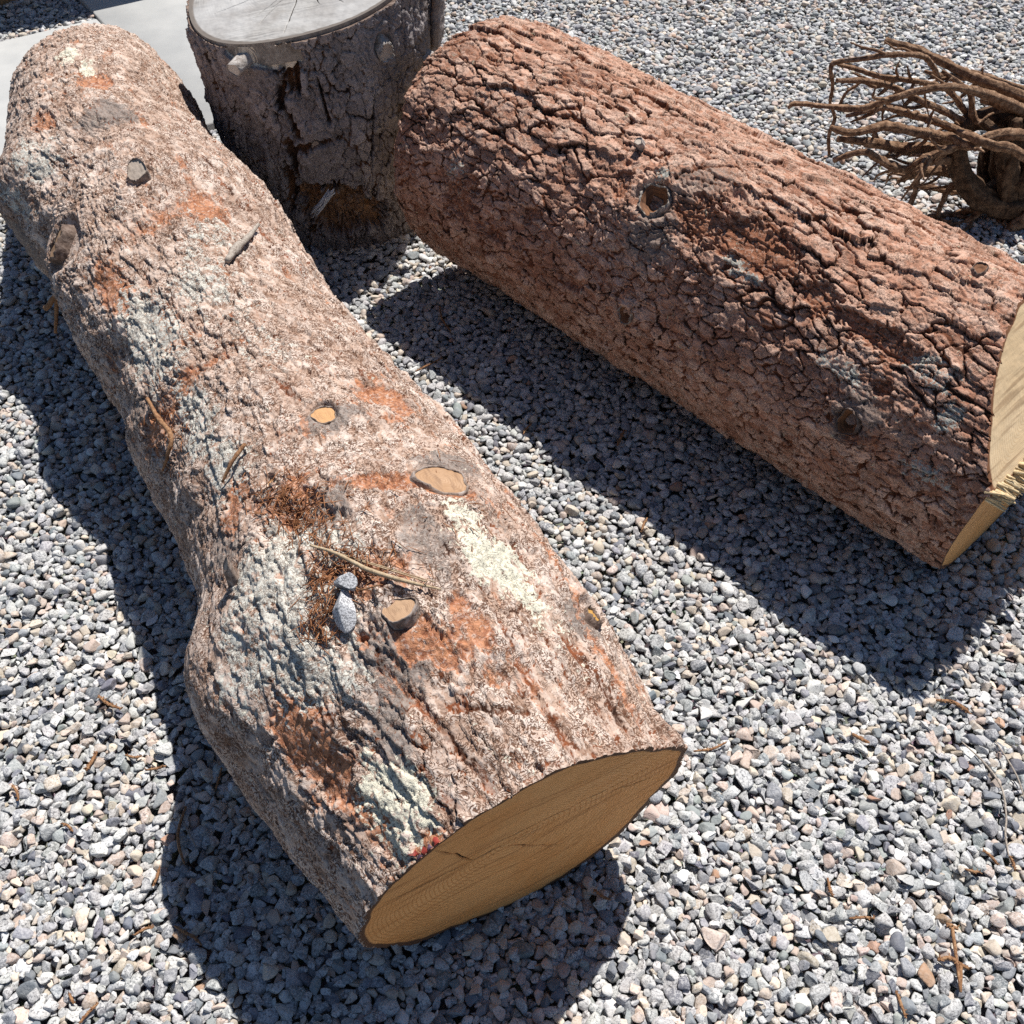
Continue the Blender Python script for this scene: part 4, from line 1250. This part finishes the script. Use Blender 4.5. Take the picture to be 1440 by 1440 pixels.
        r0 = r.uniform(0.003, 0.007)
        tubes('root', [(pts, (r0, r0 * .9, r0 * .7, r0 * .35))], m_root, root, seg=7, step=5, nz=0.22, seed=300 + k)
    return root


build_roots()


# ------------------------------------------------------------------ rustic bench whose log foot and shadow show in the top left corner
def build_bench():
    hd = math.radians(31)
    e = np.array([math.cos(hd), math.sin(hd)]); g = np.array([-e[1], e[0]])
    t = NT('bench_wood', 0.7, 0.25)
    col = t.ramp(t.noise(14, 4, 0.6, 0.6, vec=t.mapping((1, 1, 6))), [(0.35, (0.22, 0.12, 0.055)), (0.65, (0.34, 0.20, 0.10))])
    m = t.out(col, t.bump(t.noise(80, 3), 0.002, 0.6))
    zt = 0.46
    front = np.array([-1.24, 3.81]) + zt / math.tan(_e) * np.array([math.cos(_a), math.sin(_a)])
    root = empty('log_bench', (front[0], front[1], 0), 'brown rustic log bench just showing its foot in the far left corner', 'bench')
    # half-round seat
    na, nb_ = 60, 24
    ss = np.linspace(-1.35, 1.0, na)
    ph = np.linspace(0, math.pi, nb_)
    V = []
    for s in ss:
        for p in ph:
            w = 0.17 * (1 - math.cos(p)); hz = zt - 0.16 * math.sin(p)
            q = front + e * s + g * (w + 0.006 * math.sin(s * 7))
            V.append((q[0], q[1], hz + 0.004 * math.sin(s * 11 + p * 3)))
        V.append((*(front + e * s + g * 0.17), zt + 0.002))
    nc = nb_ + 1
    o = mesh_obj('seat', np.array(V), [grid_faces(na, nc), np.array([[0] + list(range(nc - 1, 0, -1))]), np.array([[(na - 1) * nc + k for k in range(nc)]])], m, root)
    bpy_fix_normals(o)
    c0 = np.array([-1.93, 3.86])
    s0 = float((c0 - front) @ e)
    for s in (s0, s0 + 1.5):
        c = c0 + e * (s - s0)
        th = np.linspace(0, 2 * math.pi, 64, endpoint=False)
        rows = [(0.165, -0.04), (0.165, 0.0), (0.16, 0.1), (0.158, 0.2), (0.16, 0.28), (0.155, 0.33), (0.0, 0.332)]
        V = np.vstack([np.column_stack([c[0] + rr * np.cos(th) * (1 + .03 * np.sin(3 * th)), c[1] + rr * np.sin(th), np.full(64, z)]) for rr, z in rows])
        mesh_obj('leg', V, grid_faces(len(rows), 64), m, root)


build_bench()


# ------------------------------------------------------------------ small things lying about
def on_trunk(tr, V, x, y, lift=0.0):
    i = tr.find(x, y)
    return V.reshape(-1, 3)[i] + tr.nf[i] * lift, tr.nf[i]


def lying_stone(px, py, dims, yaw, tilt, label, seed, col_a, col_b):
    q, nr = on_trunk(LOG1, LOG1V, px, py)
    rg = np.random.default_rng(seed)
    V, Fc = stone_shape(rg, 3, 9, 0.02, 0.3, 0.72)
    V = V * np.array(dims)
    if seed == 61: V[:, 0] *= 1 - 0.42 * (V[:, 1] / dims[1])
    V += V / np.linalg.norm(V, axis=1)[:, None] * (0.0006 * fbm(V.astype(F32), 160, 3, seed))[:, None]
    ct, st_ = math.cos(tilt), math.sin(tilt)
    V = np.column_stack([V[:, 0], V[:, 1] * ct - V[:, 2] * st_, V[:, 1] * st_ + V[:, 2] * ct])
    cy, sy = math.cos(yaw), math.sin(yaw)
    V = np.column_stack([V[:, 0] * cy - V[:, 1] * sy, V[:, 0] * sy + V[:, 1] * cy, V[:, 2]])
    cen = q + np.array([0, 0, dims[2] * 1.25])
    t = NT('granite_' + str(seed), 0.7, 0.3)
    n2 = t.noise(520, 3, 0.65)
    col = t.mix(t.maprange(n2, 0.44, 0.54), col_a, col_b)
    m = t.out(col, t.bump(n2, 0.0008, 0.6))
    o = mesh_obj('stone', V + cen, Fc, m, origin=cen - np.array([0, 0, dims[2]]))
    return tag(o, label, 'stone')


def paint_marks():
    for nm, spots, c in (('paint_mark', [(607, 1183, 9), (590, 1196, 6), (578, 1200, 5)], (0.34, 0.05, 0.035)), ('paint_mark', [(598, 1193, 8), (584, 1208, 7)], (0.17, 0.10, 0.15))):
        t = NT('old_paint', 0.6, 0.3)
        m = t.out(t.mix(t.maprange(t.noise(180, 3), 0.42, 0.58), c, tuple(0.45 * k for k in c)))
        VV, FF = [], []
        rg = np.random.default_rng(5)
        for (x, y, w) in spots:
            b = len(VV)
            VV.append(on_trunk(LOG1, LOG1V, x, y, 0.004)[0])
            for k in range(9):
                a = k / 9 * 2 * math.pi; rr = w * rg.uniform(0.6, 1.1)
                VV.append(on_trunk(LOG1, LOG1V, x + rr * 0.7 * math.cos(a), y + rr * 1.2 * math.sin(a), 0.0025)[0])
            FF += [[b, b + 1 + k, b + 1 + (k + 1) % 9] for k in range(9)]
        o = mesh_obj(nm, np.array(VV), np.array(FF), m, log1, smooth=False)


paint_marks()
lying_stone(478, 862, (0.0145, 0.026, 0.012), 0.05, 0.25, 'pale wedge-shaped speckled granite stone lying on the long log', 61, (0.24, 0.24, 0.25), (0.62, 0.62, 0.63))
lying_stone(485, 828, (0.0145, 0.011, 0.011), 0.2, 0.0, 'small blocky grey stone behind the wedge-shaped stone on the long log', 62, (0.15, 0.155, 0.165), (0.45, 0.455, 0.47))


# dry needles caught on the long log
def build_needles():
    r = np.random.default_rng(21)
    lst = []
    P3 = LOG1V.reshape(-1, 3)
    for (cx, cy, sx, sy, n) in [(455, 835, 24, 45, 170), (420, 715, 45, 30, 190), (500, 790, 45, 25, 140), (390, 690, 30, 20, 90), (440, 885, 14, 20, 50), (230, 590, 20, 40, 70), (600, 700, 60, 60, 30)]:
        for k in range(n):
            i = LOG1.find(cx + r.normal(0, sx * .75), cy + r.normal(0, sy * .75))
            q = P3[i] + LOG1.nf[i] * r.uniform(0.0005, 0.007)
            nr = LOG1.nf[i]
            d = r.normal(size=3); d -= nr * (d @ nr); d /= np.linalg.norm(d)
            d = d + nr * r.normal(0.1, 0.35); d /= np.linalg.norm(d)
            ln = r.uniform(0.007, 0.014)
            lst.append(([q - d * ln, q + nr * r.uniform(-.001, .002), q + d * ln], (0.0004, 0.0007, 0.0003)))
    t = NT('dry_needles', 0.7, 0.25)
    m = t.out(t.ramp(t.noise(60, 2), [(0.35, (0.20, 0.075, 0.03)), (0.65, (0.42, 0.19, 0.085))]))
    o = tubes('needles', lst, m, seg=4, step=2, origin=on_trunk(LOG1, LOG1V, 450, 800)[0])
    tag(o, 'rust-brown dry conifer needles caught in the bark hollows of the long log', kind='stuff')


build_needles()


def twig_on(tr, V, px, rad, lift, label, mat, nz=0.2, extra=(), cat='twig', name='twig'):
    pts = [on_trunk(tr, V, x, y, l)[0] for (x, y), l in zip(px, lift)]
    lst = [(pts, rad)]
    for (a, b, rr, la, lb) in extra:
        lst.append(([on_trunk(tr, V, *a, la)[0], on_trunk(tr, V, *b, lb)[0]], rr))
    o = tubes(name, lst, mat, seg=8, step=8, nz=nz, origin=pts[0])
    return tag(o, label, cat)


twig_on(LOG1, LOG1V, [(320, 366), (332, 352), (345, 338), (362, 318)], (.006, .008, .006, .003), (.006, .008, .011, .014), 'short thick brown twig stub lying on the far half of the long log', m_twig_grey, nz=0.4)
twig_on(LOG1, LOG1V, [(436, 766), (475, 782), (520, 805), (570, 828), (620, 836)], (.0016, .0022, .003, .0026, .0010), (.010, .012, .012, .012, .008), 'long thin tan needle stem lying past the two stones on the long log', m_straw,
        extra=[((440, 770), (600, 832), (.0008, .0008), .014, .012), ((470, 778), (612, 830), (.0008, .0006), .010, .014)])
twig_on(LOG1, LOG1V, [(500, 805), (505, 830), (540, 832)], (.001, .0012, .0008), (.012, .016, .010), 'hooked red-brown needle stem beside the small blocky stone', m_twig)
twig_on(LOG1, LOG1V, [(206, 560), (222, 588), (240, 612), (236, 640), (228, 662)], (.003, .004, .004, .003, .002), (.012, .016, .018, .016, .01), 'bumpy brown spruce twig hooked on the left flank of the long log', m_twig, nz=0.4)
twig_on(LOG1, LOG1V, [(345, 624), (330, 648), (312, 678)], (.003, .003, .002), (.008, .01, .008), 'thin dark twig in the whitish lichen of the long log', m_twig, nz=0.3)


def hang_twig(px, Ys, rad, label, mat):
    pts = [depth_at(x, y, Y) for (x, y), Y in zip(px, Ys)]
    o = tubes('twig', [(pts, rad)], mat, seg=7, step=8, nz=0.3, origin=pts[0])
    return tag(o, label, 'twig')


_q = on_trunk(LOG1, LOG1V, 88, 350)[0]
hang_twig([(90, 325), (84, 372), (80, 420), (78, 468)], [_q[1] - .03] * 4, (.004, .005, .005, .003), 'dark bare twig hanging down beside the far left knot of the long log', m_twig)
hang_twig([(84, 400), (72, 424), (64, 434)], [_q[1] - .05] * 3, (.004, .005, .006), 'short orange broken twig poking out left under the far knot', m_twig)


def spruce_twig(px, label, mat=None, r=0.0028, thin=False, bump=True, fork=None):
    """a dead twig lying on the gravel along photo pixels"""
    mat = mat or m_twig
    pts = []
    for (x, y) in px:
        g = ground_at(x, y, 0.0)
        g = ground_at(x, y, gravel_top(g[0], g[1]))
        pts.append(np.array([g[0], g[1], gravel_top(g[0], g[1]) + r * 0.9]))
    pts = np.array(pts)
    zm = np.convolve(np.pad(pts[:, 2], 1, 'edge'), [.25, .5, .25], 'valid')
    pts[:, 2] = np.maximum(pts[:, 2], zm)
    lst = [(pts, [r * .7] + [r] * (len(pts) - 1) + [r * .6])]
    rg = np.random.default_rng(int(px[0][0] * 7 + px[0][1]))
    if bump:
        L = np.linalg.norm(pts[-1] - pts[0])
        for k in range(int(L / 0.0018)):
            f = rg.random()
            j = min(int(f * (len(pts) - 1)), len(pts) - 2); w = f * (len(pts) - 1) - j
            q = pts[j] * (1 - w) + pts[j + 1] * w
            d = rg.normal(size=3); d[2] = abs(d[2]); d /= np.linalg.norm(d)
            lst.append(([q, q + d * r * rg.uniform(1.2, 2.2)], [r * .45, r * .2]))
    if fork:
        q = pts[len(pts) // 2]
        for (x, y) in fork:
            g = ground_at(x, y, 0.01)
            lst.append(([q, (q + g) / 2 + np.array([0, 0, .002]), np.array([g[0], g[1], gravel_top(g[0], g[1]) + r])], [r * .9, r * .8, r * .6]))
    o = tubes('twig', lst, mat, seg=6, step=4, nz=0.15, origin=pts[0])
    return tag(o, label, 'twig', 'dead twigs scattered on the gravel')


TW = [([(975, 1058), (1000, 1055), (1020, 1046)], 'pale brown twig on the gravel right of the long log saw cut'),
      ([(1163, 1236), (1167, 1252), (1171, 1262)], 'short upright-lying orange twig on open gravel below centre right'),
      ([(1194, 1293), (1214, 1292), (1230, 1291)], 'level dark twig on the gravel with a rusty bud above it'),
      ([(1316, 986), (1338, 988), (1354, 997), (1362, 1004)], 'curved brown twig on the gravel below the thick log shadow'),
      ([(1198, 1034), (1210, 1040), (1222, 1046)], 'short orange twig on the gravel under the tip of the thick log shadow'),
      ([(1382, 1196), (1394, 1206), (1402, 1218)], 'small rusty twig left of its twin near the right edge'),
      ([(1420, 1204), (1424, 1215), (1427, 1226)], 'small rusty twig nearest the right edge of the gravel'),
      ([(1357, 1223), (1367, 1227), (1377, 1227)], 'short bright orange twig lying level by two small rusty twigs'),
      ([(1318, 1351), (1335, 1348), (1350, 1358), (1362, 1364)], 'forked rusty spruce twig on the gravel at lower right'),
      ([(1258, 1396), (1266, 1412), (1274, 1432)], 'slanting brown twig at the bottom edge right of centre'),
      ([(1330, 1300), (1338, 1304), (1346, 1308)], 'tiny orange twig between grey stones above the forked twig'),
      ([(139, 980), (152, 990), (172, 1000)], 'thick brown twig on the gravel left of the long log shadow'),
      ([(122, 1085), (131, 1070), (137, 1058)], 'orange twig on the gravel two hands below the thick brown twig'),
      ([(177, 1063), (190, 1066), (200, 1064)], 'knobbly dark twig just left of the long log shadow edge'),
      ([(205, 1084), (220, 1082), (234, 1078)], 'ragged rusty twig touching the long log shadow edge'),
      ([(216, 1246), (221, 1235), (225, 1222)], 'orange twig standing against the long log shadow edge lower down'),
      ([(190, 1316), (204, 1308), (216, 1304)], 'flat orange-brown twig in sun below the long log shadow notch'),
      ([(246, 1303), (262, 1313), (274, 1319), (284, 1330)], 'pale curved twig entering the shadow at lower left'),
      ([(98, 1398), (101, 1405), (104, 1412)], 'short orange twig near the lower left corner'),
      ([(112, 1440), (126, 1424), (139, 1411)], 'long knobbly brown twig at the bottom left edge'),
      ([(88, 1158), (97, 1163), (103, 1170)], 'small brown twig in the sunny gravel at far left'),
      ([(18, 1105), (25, 1116), (26, 1126)], 'tiny rust twig at the left edge of the gravel'),
      ([(585, 524), (600, 518), (622, 505)], 'tan twig on the gravel between the two logs'),
      ([(736, 612), (741, 603), (748, 595)], 'short orange twig in the sun strip between the two logs'),
      ([(868, 628), (873, 616), (878, 606)], 'thin reddish twig in the shadow of the thick log'),
      ([(902, 748), (905, 738), (910, 730)], 'rusty twig at the sunny edge beside the long log'),
      ([(618, 432), (622, 450), (634, 468)], 'dark thin twig in the shadow behind the long log'),
      ([(835, 1252), (848, 1262), (858, 1266)], 'brown twig in the shadow in front of the saw cut'),
      ]
for px, lab in TW:
    fk = [(1350, 1396)] if 'forked' in lab else None
    spruce_twig(px, lab, r=0.0031 if 'thick' in lab or 'forked' in lab else 0.0023, fork=fk)
spruce_twig([(1352, 1044), (1385, 1076), (1408, 1110), (1414, 1150), (1413, 1178), (1420, 1214)], 'long thin grey stalk bending down the gravel near the right edge', m_twig_grey, 0.0016, bump=False)
spruce_twig([(1400, 1042), (1418, 1070), (1432, 1100), (1446, 1140)], 'straight thin grey stalk crossing the right edge', m_twig_grey, 0.0013, bump=False)
spruce_twig([(248, 1142), (262, 1165), (276, 1192)], 'thin pale straw in the long log shadow at lower left', m_twig_grey, 0.0014, bump=False)
spruce_twig([(262, 1135), (252, 1165), (252, 1190), (260, 1216)], 'dark curved stem beside the pale straw in the long log shadow', m_twig, 0.0022, bump=False)
spruce_twig([(312, 1080), (308, 1095), (303, 1112)], 'short dark stem in the shadow close under the long log', m_twig, 0.0018, bump=False)
